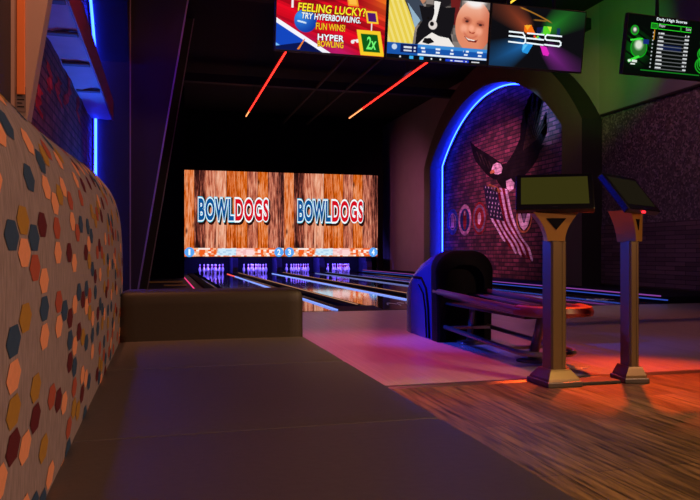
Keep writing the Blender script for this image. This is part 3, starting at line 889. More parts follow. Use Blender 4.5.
# ------------------------------------------------------------------ hanging televisions
def pic_lucky(u, v):
    q = v+u*.55
    c = full(u, (200, 10, 30))
    s = streak(u, v, .50, 26)
    c = c*(.75+.45*s)[:, None]
    c = mix(c, (120, 20, 110), np.clip(1.3-2.4*q, 0, 1)*(.6+.4*s))
    c = mix(c, (205, 40, 150), np.clip(.5-np.abs(u-.55)*2-v*1.2, 0, 1))
    c = mix(c, (240, 150, 30), np.clip((u-.72)*3, 0, 1)*np.clip((v-.35)*2.2, 0, 1)*(.5+.5*s))
    c = mix(c, (40, 14, 10), np.clip((v-.72-.25*(u-.3))*9, 0, 1)*np.clip(1-(u-.62)*6, 0, 1)*np.clip((u-.28)*9, 0, 1))
    # lane with white edge, lower left
    e = .40-.95*u
    c = mix(c, (245, 245, 255), sm(e+.075-v)*sm(.5-u+.08))
    c = mix(c, (20, 70, 190), sm(e-v))
    c = mix(c, (120, 190, 255), sm(e-.30-v)*sm(v-(e-.37)))
    c = mix(c, (12, 22, 80), sm(.05+.35*u-v)*sm(e-v))
    c = mix(c, (240, 130, 40), pgon(u, v, [(.19, .02), (.21, .02), (.265, .19), (.25, .18)]))
    # ball
    b_ = circ(u, v, .26, .46, .175)
    sh = np.clip(1-np.hypot((u-.21)*1.7, v-.54)*3.2, 0, 1)
    ball = full(u, (10, 45, 150)); ball = mix(ball, (60, 150, 240), sh)
    ball = mix(ball, (230, 245, 255), circ(u, v, .225, .43, .05, sx=1.5)*.9*(streak(u, v, .3, 40) > .3))
    c = c*(1-b_[:, None])+ball*b_[:, None]
    # little boxes with limbs
    def boxy(cx, cy, r, rim, inn):
        nonlocal c
        m1 = sm(r-np.maximum(np.abs((u-cx)+.12*(v-cy))*TW/TH, np.abs(v-cy)))
        m2 = sm(r*.70-np.maximum(np.abs((u-cx)+.12*(v-cy))*TW/TH, np.abs(v-cy)))
        c = mix(c, rim, m1); c = mix(c, inn, m2)
    for cx, cy, a in ((.745, .22, (0, .02)), (.70, .20, (0, 0))):
        c = mix(c, (240, 240, 240), circ(u, v, cx, cy, .03))
    c = mix(c, (240, 240, 240), sm(.012-np.abs(v-.225))*sm(.05-np.abs(u-.755)))
    c = mix(c, (240, 240, 240), sm(.006-np.abs(u-.872))*sm(.06-np.abs(v-.45)))
    boxy(.868, .20, .195, (250, 205, 40), (14, 90, 24))
    boxy(.872, .60, .095, (250, 200, 50), (80, 20, 110))
    boxy(.685, .83, .085, (245, 160, 40), (255, 190, 70))
    boxy(.14, .86, .10, (250, 200, 50), (90, 20, 40))
    c = mix(c, (245, 245, 245), sm(.010-np.abs(u-.14))*sm(.06-np.abs(v-.70)))
    c = mix(c, (245, 245, 245), sm(.010-np.abs(u-.06))*sm(.05-np.abs(v-.81)))
    return c
def pic_crowd(u, v):
    c = full(u, (120, 110, 105))
    n = hsh(np.floor(u*14)+np.floor(v*9)*17)
    c = c*(.35+.9*n)[:, None]
    c = mix(c, (30, 26, 30), circ(u, v, .52, 1.02, .16))
    c = mix(c, (110, 30, 30), pgon(u, v, [(.60, 1.0), (.70, 1.0), (.68, .6), (.62, .6)]))
    c = mix(c, (190, 130, 100), circ(u, v, .30, .98, .10))
    # yellow shirt with collar and grey jacket
    c = mix(c, (232, 205, 74), pgon(u, v, [(.0, .18), (.24, .18), (.26, .5), (.19, .78), (.12, 1.0), (.0, 1.0)]))
    s = np.abs(np.sin(u*60+v*14))
    c = mix(c, (245, 228, 140), pgon(u, v, [(.0, .18), (.24, .18), (.26, .5), (.19, .78), (.12, 1.0), (.0, 1.0)])*(s > .75)*.7)
    c = mix(c, (150, 180, 200), pgon(u, v, [(.16, .95), (.27, .72), (.31, .62), (.26, .5), (.22, .7)]))
    c = mix(c, (60, 70, 85), pgon(u, v, [(.12, 1.0), (.27, .70), (.33, .60), (.36, .80), (.27, 1.0)]))
    # collie
    c = mix(c, (22, 20, 24), pgon(u, v, [(.27, .22), (.28, .48), (.33, .62), (.29, .86), (.38, .84), (.46, .90), (.56, .86), (.65, .88), (.645, .62), (.62, .45), (.66, .22)]))
    c = mix(c, (240, 234, 228), pgon(u, v, [(.27, .20), (.36, .36), (.43, .45), (.50, .40), (.60, .38), (.66, .26), (.67, .18), (.30, .18)]))
    c = mix(c, (240, 236, 232), pgon(u, v, [(.435, .95), (.50, .94), (.475, .72), (.46, .60), (.42, .62), (.445, .75)]))
    c = mix(c, (225, 215, 210), circ(u, v, .435, .57, .075))
    c = mix(c, (18, 14, 16), circ(u, v, .425, .585, .035))
    c = mix(c, (20, 18, 20), pgon(u, v, [(.34, .28), (.40, .26), (.46, .30), (.42, .36), (.36, .35)]))
    c = mix(c, (18, 14, 12), circ(u, v, .385, .67, .018)+circ(u, v, .49, .68, .018))
    # smiling face
    f = circ(u, v, .845, .60, .40, sx=.80, sy=1.05)
    c = mix(c, (226, 138, 104), f)
    c = mix(c, (250, 200, 178), f*np.clip((v-.70)*3, 0, 1))
    c = mix(c, (244, 238, 236), circ(u, v, .85, 1.04, .14, sx=1.35, w=.07))
    c = mix(c, (190, 88, 62), f*np.clip((u-.90)*8, 0, 1)*.7)
    c = mix(c, (110, 50, 40), pgon(u, v, [(.745, .735), (.80, .70), (.80, .68), (.75, .71)])+pgon(u, v, [(.88, .665), (.95, .65), (.95, .63), (.88, .64)]))
    c = mix(c, (170, 84, 62), (circ(u, v, .775, .685, .055, w=.05, sx=1.3)+circ(u, v, .915, .645, .055, w=.05, sx=1.3))*.75)
    c = mix(c, (196, 96, 74), f*np.clip(1-np.abs(np.hypot((u-.825)*1.73, v-.55)-.135)/.03, 0, 1)*(v < .56)*.6)
    c = mix(c, (70, 36, 34), circ(u, v, .775, .675, .018, sx=1.6)+circ(u, v, .915, .635, .018, sx=1.6))
    c = mix(c, (252, 176, 146), circ(u, v, .75, .56, .06, w=.06)*.8+circ(u, v, .90, .53, .06, w=.06)*.8)
    c = mix(c, (250, 170, 140), circ(u, v, .825, .57, .05, w=.04))
    c = mix(c, (175, 75, 55), pgon(u, v, [(.80, .53), (.83, .50), (.87, .52), (.85, .48), (.81, .49)]))
    c = mix(c, (120, 30, 28), pgon(u, v, [(.745, .45), (.80, .40), (.88, .38), (.90, .40), (.88, .345), (.80, .355)]))
    c = mix(c, (245, 230, 220), pgon(u, v, [(.765, .425), (.80, .40), (.87, .385), (.86, .37), (.80, .378)]))
    # ticker
    bar = sm(.22-v)*sm(v-.10)
    c = mix(c, (24, 84, 170), sm(.245-v))
    c = mix(c, (60, 140, 215), sm(.245-v)*sm(v-.19)*sm(u-.30))
    c = mix(c, (14, 28, 90), sm(.235-v)*sm(v-.10)*sm(u-.13)*sm(.295-u))
    c = mix(c, (225, 235, 245), sm(.10-v)*sm(v-.07)*sm(u-.30))
    c = mix(c, (10, 12, 20), sm(.065-v))
    dash = (hsh(np.floor(u*46)) > .35)
    c = mix(c, (235, 240, 250), sm(.205-v)*sm(v-.175)*dash*(np.abs(((u*7) % 1)-.5) < .2)*sm(u-.30))
    c = mix(c, (235, 240, 250), sm(.15-v)*sm(v-.12)*(np.abs(((u*7) % 1)-.5) < .13)*sm(u-.30))
    c = mix(c, (220, 225, 235), sm(.20-v)*sm(v-.17)*dash*sm(u-.16)*sm(.28-u))
    c = mix(c, (220, 225, 235), sm(.145-v)*sm(v-.12)*dash*sm(u-.16)*sm(.28-u))
    c = mix(c, (200, 215, 235), circ(u, v, .07, .18, .045))
    c = mix(c, (60, 175, 240), (sm(.055-v)*sm(v-.005))*(sm(.02-np.abs(u-.24))+sm(.02-np.abs(u-.34))))
    c = mix(c, (30, 60, 200), sm(.05-v)*sm(v-.008)*sm(u-.58)*sm(.82-u))
    c = mix(c, (230, 230, 235), sm(.035-v)*sm(v-.018)*dash*(sm(u-.60)*sm(.80-u)+sm(u-.84)*sm(.93-u)))
    c = mix(c, (225, 225, 225), circ(u, v, .13, .03, .016)+circ(u, v, .44, .03, .016)+circ(u, v, .53, .03, .016))
    return c
def pic_beams(u, v):
    c = full(u, (14, 13, 17))
    du, dv = u-.49, v-.50
    def beam(ax, ay, w, col, gain):
        nonlocal c
        L = math.hypot(ax, ay); ax, ay = ax/L, ay/L
        a = du*TW/TH*ax+dv*ay; p = np.abs(-du*TW/TH*ay+dv*ax)
        m = np.clip(1-p/(w*(.30+a)), 0, 1)**.6*np.clip((a-.16)*8, 0, 1)*np.clip(1.15-a*.75, 0, 1)
        c = c+m[:, None]*np.array(col, float)[None, :]*gain
    beam(-1.0, .80, .30, (190, 70, 28), .75); beam(.95, .75, .33, (30, 165, 30), .75)
    beam(-1.15, -.62, .30, (20, 110, 190), .85); beam(.92, -.72, .29, (140, 30, 150), .85)
    c = mix(c, (245, 110, 22), pgon(u, v, [(.345, .70), (.42, .715), (.465, .585), (.40, .55), (.345, .60)]))
    c = mix(c, (250, 170, 40), pgon(u, v, [(.345, .70), (.42, .715), (.38, .62)]))
    c = mix(c, (90, 215, 40), pgon(u, v, [(.555, .715), (.64, .715), (.63, .60), (.575, .56), (.525, .59)]))
    c = mix(c, (190, 235, 60), pgon(u, v, [(.59, .715), (.64, .715), (.63, .62)]))
    c = mix(c, (40, 150, 225), pgon(u, v, [(.345, .40), (.42, .40), (.455, .40), (.40, .235), (.345, .255), (.335, .30)]))
    c = mix(c, (90, 195, 245), pgon(u, v, [(.35, .38), (.40, .395), (.345, .27)]))
    c = mix(c, (225, 40, 190), pgon(u, v, [(.53, .385), (.60, .375), (.635, .27), (.625, .225), (.57, .235)]))
    for k, col in enumerate(((245, 60, 40), (250, 190, 30), (120, 220, 60), (60, 200, 220))):
        c = mix(c, col, circ(u, v, .462+.018*k, .53-.03*(k % 2), .022))
    # amber room reflection on the glass
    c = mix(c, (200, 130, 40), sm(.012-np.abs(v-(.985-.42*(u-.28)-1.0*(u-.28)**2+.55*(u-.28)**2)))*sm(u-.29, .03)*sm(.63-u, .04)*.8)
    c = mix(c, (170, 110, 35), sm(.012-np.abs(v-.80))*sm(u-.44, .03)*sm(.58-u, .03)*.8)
    c = mix(c, (24, 36, 110), pgon(u, v, [(.48, .68), (.55, .70), (.55, .60), (.48, .58)])*.6+pgon(u, v, [(.70, .70), (.735, .70), (.735, .58), (.70, .58)])*.7)
    return c
def pic_scores(u, v):
    c = full(u, (5, 9, 6))
    def green(cx, cy, r, w):
        nonlocal c
        d = np.hypot((u-cx)*TW/TH, (v-cy))
        c = mix(c, (20, 190, 30), np.clip(1-np.abs(d-r)/w, 0, 1))
    g = np.clip(1-np.hypot((u-.12)*1.6, v-.45)*2.6, 0, 1)
    c = mix(c, (10, 120, 20), g*(streak(u, v, .7, 40) > .35)*.8)
    m = circ(u, v, .155, .45, .15)
    c = mix(c, (40, 110, 40), m); c = mix(c, (215, 225, 205), circ(u, v, .15, .50, .085, w=.06))
    m = circ(u, v, .085, .74, .065)
    c = mix(c, (60, 90, 60), m); c = mix(c, (230, 220, 220), circ(u, v, .085, .75, .035, w=.03))
    green(.155, .45, .165, .02); green(.085, .74, .075, .02)
    c = mix(c, (60, 230, 60), pgon(u, v, [(.03, .22), (.16, .32), (.18, .29), (.05, .18)])+pgon(u, v, [(.04, .58), (.19, .62), (.19, .60), (.05, .55)]))
    c = mix(c, (220, 230, 220), sm(.022-np.abs(v-.215))*sm(.055-np.abs(u-.095))*(hsh(np.floor(u*70)) > .25))
    c = mix(c, (220, 230, 220), sm(.012-np.abs(v-.165))*sm(.03-np.abs(u-.10))*(hsh(np.floor(u*80)) > .3))
    for cy, r in ((.66, .10), (.46, .13), (.26, .15)):
        for k in range(3):
            d = np.hypot((u-1.0)*TW/TH/1.35, (v-cy-.018*k))
            c = mix(c, (30, 200, 40), np.clip(1-np.abs(d-r*(1-.2*k))/.018, 0, 1))
    c = mix(c, (20, 40, 120), sm(.04-np.abs(v-.565))*sm(u-.20)*sm(.27-u)+sm(.05-np.abs(v-.50))*sm(u-.40)*sm(.68-u)*.5)
    # header boxes
    def boxo(x0, x1, y0, y1, col, fill=None):
        nonlocal c
        if fill is not None: c = mix(c, fill, sm(u-x0)*sm(x1-u)*sm(v-y0)*sm(y1-v))
        c = mix(c, col, (sm(u-x0)*sm(x1-u)*sm(v-y0)*sm(y1-v))*(1-sm(u-x0-.006)*sm(x1-.006-u)*sm(v-y0-.012)*sm(y1-.012-v)))
    boxo(.275, .355, .80, .90, (40, 210, 40), (20, 120, 25)); boxo(.365, .645, .80, .90, (40, 210, 40)); boxo(.65, .78, .80, .90, (40, 210, 40))
    for k in range(10):
        y = .735-k*.066
        c = mix(c, (120, 122, 125), sm(.008-np.abs(v-y+.02))*sm(u-.37)*sm(.76-u)*.8)
        c = mix(c, (215, 218, 220), sm(.013-np.abs(v-y))*sm(u-.375)*sm(.375+.06+.02*hsh(np.array(float(k)))-u)*(hsh(np.floor(u*90)+k) > .2))
        c = mix(c, (215, 218, 220), sm(.013-np.abs(v-y))*sm(u-.71)*sm(.765-u)*(hsh(np.floor(u*90)+k*3) > .2))
        c = mix(c, (190, 195, 200), circ(u, v, .315, y, .015))
    c = mix(c, (210, 140, 30), sm(.006-np.abs(u-.325))*sm(.09-np.abs(v-.70)))
    c = mix(c, (20, 120, 30), sm(.010-np.abs(v-.075))*sm(u-.2)*sm(.95-u))
    return c
M['p_yellow'] = E('caption_yellow', (250, 226, 40), 1.1); M['p_amber'] = E('caption_amber', (252, 196, 30), 1.05); M['p_ink'] = E('caption_outline', (30, 8, 20)); M['p_lime'] = E('caption_green', (110, 240, 110), 1.1)
M['p_grey'] = E('caption_grey', (210, 214, 216))
def tv(xc, Y, zb, tilt, label, pic, nx=260, ny=150, turn=0.0, texts=(), pole=()):
    t = thing('television', label, 'television', (xc, Y, zb), 'televisions hung over the approach')
    mt = Matrix.Rotation(turn, 4, 'Z') @ Matrix.Rotation(tilt, 4, 'X')
    b = MB(); b.box(-TW/2, TW/2, -.03, .03, 0, TH, bev=.006); b.build('casing', M['black'], t, matrix=mt, world=False)
    bz = .016
    raster('display', TW-2*bz, TH-2*bz, nx, ny, pic, M['pixels'], t, mt @ Matrix.Translation((0, 0, bz)))
    for item in texts:
        body, cu, cv, w, h, lay, sk, sp = item
        ts = text_layers(body, (cu-.5)*TW, cv*TH, w*TW, h*TH, [(o, .0315+.0008*k) for k, (o, m_) in enumerate(lay)], 0, skew=sk, spacing=sp)
        for bm_, (o, m_) in zip(ts, lay):
            from_bm(bm_).build('lettering' if m_ is not M['p_ink'] else 'lettering_outline', m_, t, matrix=mt @ Matrix.Rotation(-.015, 4, 'Y') if False else mt, world=False, fix=False)
    b = MB()
    b.box(-.2, .2, .03, .08, TH*.35, TH*.7, bev=.005); b.build('wall_bracket', M['black'], t, matrix=mt, world=False)
    for px_ in pole:
        b = MB(); b.tube([(px_, .06, TH*.5), (px_, .06, ZC-zb)], .022, seg=10); b.build('mount_pole', M['black'], t, world=False)
    return t
YT0 = 7.42; ZB = 3.01; TL = R(9)
Wt = 1.243
tv(1.15+TW/2, YT0, ZB, TL, 'leftmost hanging television showing a red bowling advert with yellow words', pic_lucky, texts=[
    ('FEELING LUCKY?', .50, .655, .60, .115, ((.06, M['p_ink']), (.02, M['p_yellow'])), .10, 1.0),
    ('TRY HYPERBOWLING.', .495, .535, .53, .085, ((.06, M['p_ink']), (.02, M['p_white'])), .10, 1.0),
    ('FUN WINS!', .49, .40, .26, .095, ((.06, M['p_ink']), (.02, M['p_amber'])), .0, 1.0),
    ('HYPER', .495, .245, .23, .085, ((.06, M['p_ink']), (.025, M['p_white'])), .0, 1.05),
    ('BOWLING', .495, .150, .23, .085, ((.06, M['p_ink']), (.025, M['p_amber'])), .0, 1.05),
    ('2x', .868, .215, .085, .18, ((.02, M['p_lime']),), .05, 1.0)], pole=(-.3, .3))
tv(1.145+Wt+TW/2, YT0, ZB, TL, 'hanging television showing a black and white dog beside a smiling man', pic_crowd, nx=300, ny=170, pole=(-.3, .3))
t3 = tv(1.140+2*Wt+TW/2, YT0, ZB, TL, 'hanging television showing white letters on four coloured light beams', pic_beams, nx=260, ny=150, pole=(-.3, .3))
# angular white lettering on the third television
def strokes(parent, polys, x0, z0, w, h, th):
    mt = Matrix.Rotation(TL, 4, 'X')
    for pl in polys:
        b = MB()
        for (p, q) in zip(pl[:-1], pl[1:]):
            P = Vector((x0+p[0]*w, 0, z0+p[1]*h)); Q = Vector((x0+q[0]*w, 0, z0+q[1]*h))
            d = (Q-P).normalized(); P -= d*th/2; Q += d*th/2
            n_ = Vector((-d.z, 0, d.x))*th/2
            b.face([(v.x, -.0335, v.z) for v in (P-n_, Q-n_, Q+n_, P+n_)])
        b.build('lettering', M['p_white'], parent, matrix=mt, world=False, fix=False)
lt = []
for k, gl in enumerate((([(0, 1), (.82, .98), (.94, .72), (.94, .58), (.0, .60)], [(.6, .58), (1.0, .52), (1.0, .12), (.9, 0), (0, .05)]), ([(0, 1), (1, .98)], [(0, .53), (1, .5)], [(0, .08), (1, .0)]), ([(1, .98), (.1, 1), (0, .85), (0, .62), (.1, .52), (.9, .5), (1, .36), (1, .14), (.9, 0), (0, .05)],))):
    for pl in gl:
        lt.append([(k*.345+p[0]*.31, p[1]) for p in pl])
strokes(t3, lt, -.30*TW, .405*TH, .545*TW, .165*TH, .017)
tv(5.36+TW/2, YT0-.05, ZB+.01, TL, 'green television on a ceiling pole listing daily high scores', pic_scores, turn=R(3), nx=300, ny=170, texts=[
    ('Daily High Scores', .525, .945, .37, .06, ((.012, M['p_white']),), 0, 1.0),
    ('Player', .415, .845, .075, .055, ((.01, M['p_grey']),), 0, 1.0), ('Score', .735, .845, .06, .05, ((.01, M['p_grey']),), 0, 1.0)], pole=(-.02,))

# ------------------------------------------------------------------ ceiling light tubes, beams, pipes
for x, lab in ((2.83, 'red ceiling light tube above the leftmost pair of lanes'), (6.39, 'long ceiling light tube turning green, left of the eagle arch')):
    t = thing('ceiling_light', lab, 'ceiling light', (x, 8.0, 5.6), 'ceiling light tubes along the lanes')
    if x < 4: segs = [(8.0, 13.0, 'led_red'), (13.0, 23.6, 'led_red'), (23.6, 24.5, 'led_amber')]
    else: segs = [(8.0, 12.4, 'led_yellow'), (12.4, 15.4, 'led_green'), (15.4, 22.2, 'led_red'), (22.2, 23.9, 'led_amber')]
    for y0, y1, m in segs:
        b = MB(); b.tube([(x, y0, 5.6), (x, y1, 5.6)], .019, seg=8); b.build('tube', M[m], t)
    b = MB(); b.box(x-.03, x+.03, 8.0, segs[-1][1], 5.632, 5.68); b.build('housing', M['black'], t)
    for y in (9, 13.5, 18, 22.5):
        b = MB(); b.tube([(x, y, 5.66), (x, y, ZC)], .008, seg=6); b.build('hanger', M['black'], t)
M['pipe'] = pbr('dark_pipe', (.012, .011, .015), .7, spec=.2)
b = MB(); b.box(-.7, XR, 21.3, 21.55, 5.95, 6.2); struct('beam_cross', b, M['pipe'])
b = MB(); b.box(-.7, XR, 14.0, 14.25, 5.95, 6.2); struct('beam_cross_near', b, M['pipe'])
for x, lab in ((4.65, 'dark ceiling pipe nearer the left ceiling light'), (5.6, 'dark ceiling pipe nearer the right ceiling light')):
    b = MB(); b.tube([(x, 9, 6.0), (x, 27.5, 6.0)], .05, seg=10)
    for y in (12, 18, 24): b.box(x-.01, x+.01, y-.01, y+.01, 6.0, ZC)
    tag(b.build('ceiling_pipe', M['pipe']), lab, 'pipe', 'pipes along the ceiling')

# ------------------------------------------------------------------ sofa
PB = [(-.185, .18), (-.172, .40), (-.165, .55), (-.163, .75), (-.166, .90), (-.176, .985), (-.20, 1.052), (-.24, 1.103), (-.29, 1.138), (-.345, 1.158), (-.40, 1.155), (-.45, 1.12), (-.485, 1.06), (-.50, .95), (-.50, .18)]
def puff(y, z):          # the back stands a little taller towards the far end
    if z < .9: return z
    f = max(0.0, min(1.0, (y-1.3)/1.9)); f = f*f*(3-2*f)
    return z+.058*f*min(1, (z-.9)/.22)
Y0, Y1 = -1.2, 3.22
sofa = thing('sofa', 'long taupe vinyl booth sofa with hexagon patterned backrest', 'sofa', (.1, 1.0, 0))
# smooth resample of profile
def smoothline(P, n):
    out = []
    for i in range(n+1): out.append(catmull(P, i/n))
    return out
PR = smoothline(PB, 64)
def shrink(P, d):
    c = (-.335, .7)
    out = []
    for x, z in P:
        vx, vz = x-c[0], z-c[1]
        out.append((c[0]+vx*(1-d/.17), c[1]+vz-(d if z > .9 else 0)*max(0, (z-.9)/.3)))
    return out
b = MB()
secs = [[(x, Y0, puff(Y0, z)) for x, z in PR]]
for i in range(1, 24): secs.append([(x, Y0+(Y1-.06-Y0)*i/24, puff(Y0+(Y1-.06-Y0)*i/24, z)) for x, z in PR])
for dy, d in ((-.06, 0), (-.035, .004), (-.015, .014), (-.004, .028), (0, .045)):
    secs.append([(x, Y1+dy, puff(Y1, z)) for x, z in shrink(PR, d)])
b.loft(secs)
# hexagon print, part of the same cloth
arc = [0]
for i in range(1, len(PR)): arc.append(arc[-1]+math.hypot(PR[i][0]-PR[i-1][0], PR[i][1]-PR[i-1][1]))
def on_cloth(s, tt, lift=.0009):
    tt = max(arc[0], min(arc[-1]-1e-6, tt))
    lo, hi = 0, len(arc)-1
    while hi-lo > 1:
        m_ = (lo+hi)//2
        if arc[m_] <= tt: lo = m_
        else: hi = m_
    f = (tt-arc[lo])/(arc[hi]-arc[lo])
    x = PR[lo][0]+(PR[hi][0]-PR[lo][0])*f; z = PR[lo][1]+(PR[hi][1]-PR[lo][1])*f
    tx, tz = PR[hi][0]-PR[lo][0], PR[hi][1]-PR[lo][1]; L = math.hypot(tx, tz)
    return (x+tz/L*lift, s, puff(s, z)-tx/L*lift)
ha, hh = .048, .040
rnd = random.Random(11)
ncol = int((Y1-.07-Y0)/(1.5*ha)); nrow = int(1.35/hh)
grid = {}
for i in range(ncol):
    for j in range(nrow):
        nb = [grid.get((i-1, j)), grid.get((i, j-1)), grid.get((i-1, j-1))]
        cnt = sum(x is not None for x in nb)
        p = (.56, .42, .28, .15)[cnt]
        if rnd.random() > p: grid[(i, j)] = None; continue
        ch = [k for k in (0, 0, 0, 1, 1, 1, 2, 2, 3, 4) if k not in nb]
        col = rnd.choice(ch); grid[(i, j)] = col
        sc = Y0+.05+i*1.5*ha; tc = .22+j*hh+(hh/2 if i % 2 else 0)
        sx_ = .87
        hexp = [(sc+ha*sx_, tc), (sc+ha*.5*sx_, tc+hh*.5*sx_), (sc-ha*.5*sx_, tc+hh*.5*sx_), (sc-ha*sx_, tc), (sc-ha*.5*sx_, tc-hh*.5*sx_), (sc+ha*.5*sx_, tc-hh*.5*sx_)]
        # three strips so the print follows the curve of the back
        mid = [hexp[3], hexp[0]]
        b.face([on_cloth(*q) for q in (hexp[0], hexp[1], hexp[2], hexp[3])], col+1).smooth = True
        b.face([on_cloth(*q) for q in (hexp[3], hexp[4], hexp[5], hexp[0])], col+1).smooth = True
b.build('backrest', [M['fabric']]+HEXM, sofa, fix=False)
ZS = .50
ys = [(-.24-.84, -.24), (-.24, .60), (.60, 1.44), (1.44, 2.28), (2.28, 2.985)]
for (a, q) in ys:
    b = MB(); b.rbox((-.17, a+.001, .30), (.592, q-.001, ZS-.002), .009, n=14, crown=.005); b.build('seat_cushion', M['vinyl'], sofa, smooth=True)
for (a, q) in ys[:-1]:
    b = MB(); b.tube([(-.15, q, ZS-.012), (.575, q, ZS-.012)], .006, seg=8); b.build('seam_shadow_strip', M['seam_shadow'], sofa)  # dark tube put in as the shade of the cushion seam
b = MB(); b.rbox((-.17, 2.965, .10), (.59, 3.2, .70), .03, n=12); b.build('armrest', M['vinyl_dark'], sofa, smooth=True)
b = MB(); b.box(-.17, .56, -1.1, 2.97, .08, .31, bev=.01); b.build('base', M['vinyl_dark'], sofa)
b = MB(); b.box(-.45, .50, -1.05, 3.12, 0.0, .085); b.build('plinth', M['black'], sofa)

# ------------------------------------------------------------------ ball return
br = thing('ball_return', 'dark blue hooded ball return with long rack, left of the kiosks', 'ball return', (2.82, 6.7, 0))
def hood_sec(y, w, h, r, z0=0, n=8, x=2.82, flare=0.0, taper=0.0):
    P = []
    P.append((x-w/2+taper, y, z0)); P.append((x-w/2+taper*.5-flare*.4, y, z0+(h-r)*.5))
    for k in range(n+1):
        a = PI-PI/2*k/n
        P.append((x-w/2+r-flare+(r)*math.cos(a)+flare*(k/n), y, z0+h-r+r*math.sin(a)))
    for k in range(n+1):
        a = PI/2-PI/2*k/n
        P.append((x+w/2-r+flare+r*math.cos(a)-flare*(1-k/n), y, z0+h-r+r*math.sin(a)))
    P.append((x+w/2-taper*.5+flare*.4, y, z0+(h-r)*.5)); P.append((x+w/2-taper, y, z0))
    return P
b = MB()
ysec = [(7.30, .42, .42, .10), (7.25, .46, .52, .12), (7.14, .50, .62, .14), (7.0, .515, .70, .15), (6.85, .52, .775, .16), (6.65, .525, .835, .17), (6.48, .53, .865, .17), (6.36, .53, .872, .17)]
b.loft([hood_sec(*s, taper=.0) for s in ysec]); b.build('hood', M['return'], br, smooth=True)
# black front shroud with opening
b = MB()
fo = [hood_sec(6.40, .545, .880, .18, flare=.01), hood_sec(6.30, .56, .885, .19, flare=.02), hood_sec(6.24, .56, .875, .20, flare=.02), hood_sec(6.22, .52, .85, .20, flare=.01)]
fi = [hood_sec(6.22, .40, .74, .17), hood_sec(6.30, .37, .71, .16), hood_sec(6.352, .36, .70, .16)]
b.loft(fo+fi, cap=False, closed=False)
b.face([(p[0], p[1], p[2]) for p in fi[-1]])
b.build('hood_front', M['return_black'], br, smooth=True)
# raised rib on the side panels
for sx_ in (-1, 1):
    b = MB()
    xx = 2.82+sx_*.272
    b.tube([(xx, 6.47, .01), (xx, 6.50, .30), (xx, 6.56, .50), (xx-sx_*.004, 6.70, .60), (xx-sx_*.012, 6.95, .60)], .012, seg=8)
    b.tube([(xx, 6.55, .01), (xx, 6.58, .28), (xx, 6.64, .44), (xx-sx_*.004, 6.78, .53)], .008, seg=8)
    b.build('side_groove', M['return_line'], br)
# rack: rails in a long loop, tray slats, padded round end
zr = .485; xa, xb = 2.55, 3.05; yb_, yn = 6.33, 4.70
def loop(z, xa, xb, yb, yn, rr, n=14):
    zt = lambda y: z-.032*(yb-y)
    P = [(xa, yb, zt(yb)), (xa, (yb+yn)/2, zt((yb+yn)/2))]
    cx = (xa+xb)/2; hw = (xb-xa)/2
    for k in range(n+1):
        a = PI+PI*k/n
        P.append((cx+hw*math.cos(a), yn+rr*math.sin(a), zt(yn)))
    return P+[(xb, (yb+yn)/2, zt((yb+yn)/2)), (xb, yb, zt(yb))]
b = MB(); b.tube(loop(zr, xa, xb, yb_, yn, .27), .026, seg=12, sy=1.1); b.build('rack_rail', M['rail'], br)
b = MB(); b.tube(loop(zr-.035, xa+.05, xb-.05, yb_, yn, .22), .016, seg=10); b.build('rack_rail', M['rail'], br)
b = MB(); b.box(xa+.06, xb-.06, yn, yb_, zr-.125, zr-.105, bev=.004); b.build('ball_tray', M['black'], br)
for x in (2.72, 2.92):
    b = MB(); b.tube([(x, yb_, zr-.03), (x, yn, zr-.085)], .012, seg=8); b.build('ball_track', M['rail'], br)
b = MB()
zr -= .05
n = 26; oc = Vector((2.82, yn, 0))
secs = []
for k in range(n+1):
    a = PI*.98+PI*1.04*k/n
    def P(r, z): return (oc.x+r*math.cos(a), oc.y+r*1.18*math.sin(a), z)
    secs.append([P(.292, zr-.035), P(.298, zr-.01), P(.285, zr+.026), P(.25, zr+.036), P(.205, zr+.028), P(.185, zr-.005), P(.20, zr-.04)])
b.loft(secs); b.build('end_pad', M['rail_red'], br, smooth=True)
b = MB(); b.lathe([(.02, .38), (.10, .385), (.17, .41), (.195, .45)], seg=28, at=(2.82, yn, 0)); b.build('end_tray', M['black_gloss'], br)
b = MB(); b.tube([(2.82, 4.96, .02), (2.82, 4.86, .25), (2.82, 4.80, .40)], [.05, .045, .05], seg=10, sy=.7); b.lathe([(.12, 0), (.12, .012), (.06, .03)], seg=20, at=(2.82, 4.97, 0)); b.build('leg', M['rail'], br)
b = MB(); b.tube([(2.82, 6.13, .02), (2.82, 6.08, .25), (2.82, 6.05, .40)], [.04, .035, .04], seg=10, sy=.7); b.lathe([(.13, .0), (.13, .012), (.05, .03)], seg=20, at=(2.82, 6.10, 0)); b.build('leg', M['rail'], br)
b = MB(); b.tube(loop(.155, xa+.03, xb-.03, 6.15, 4.75, .22), .020, seg=10); b.box(xa+.05, xb-.05, 4.93, 5.0, .103, .125); b.box(xa+.05, xb-.05, 6.05, 6.12, .14, .165)
b.build('foot_rail', M['rail'], br)
# flat pale disc on the approach beside it
b = MB(); b.lathe([(.10, 0), (.10, .003), (.085, .004), (.0, .004)][:3], seg=32, at=(3.02, 4.66, 0))
tag(b.build('pale_floor_disc', M['tile']), 'round pale disc on the approach behind the left kiosk', 'cover plate')

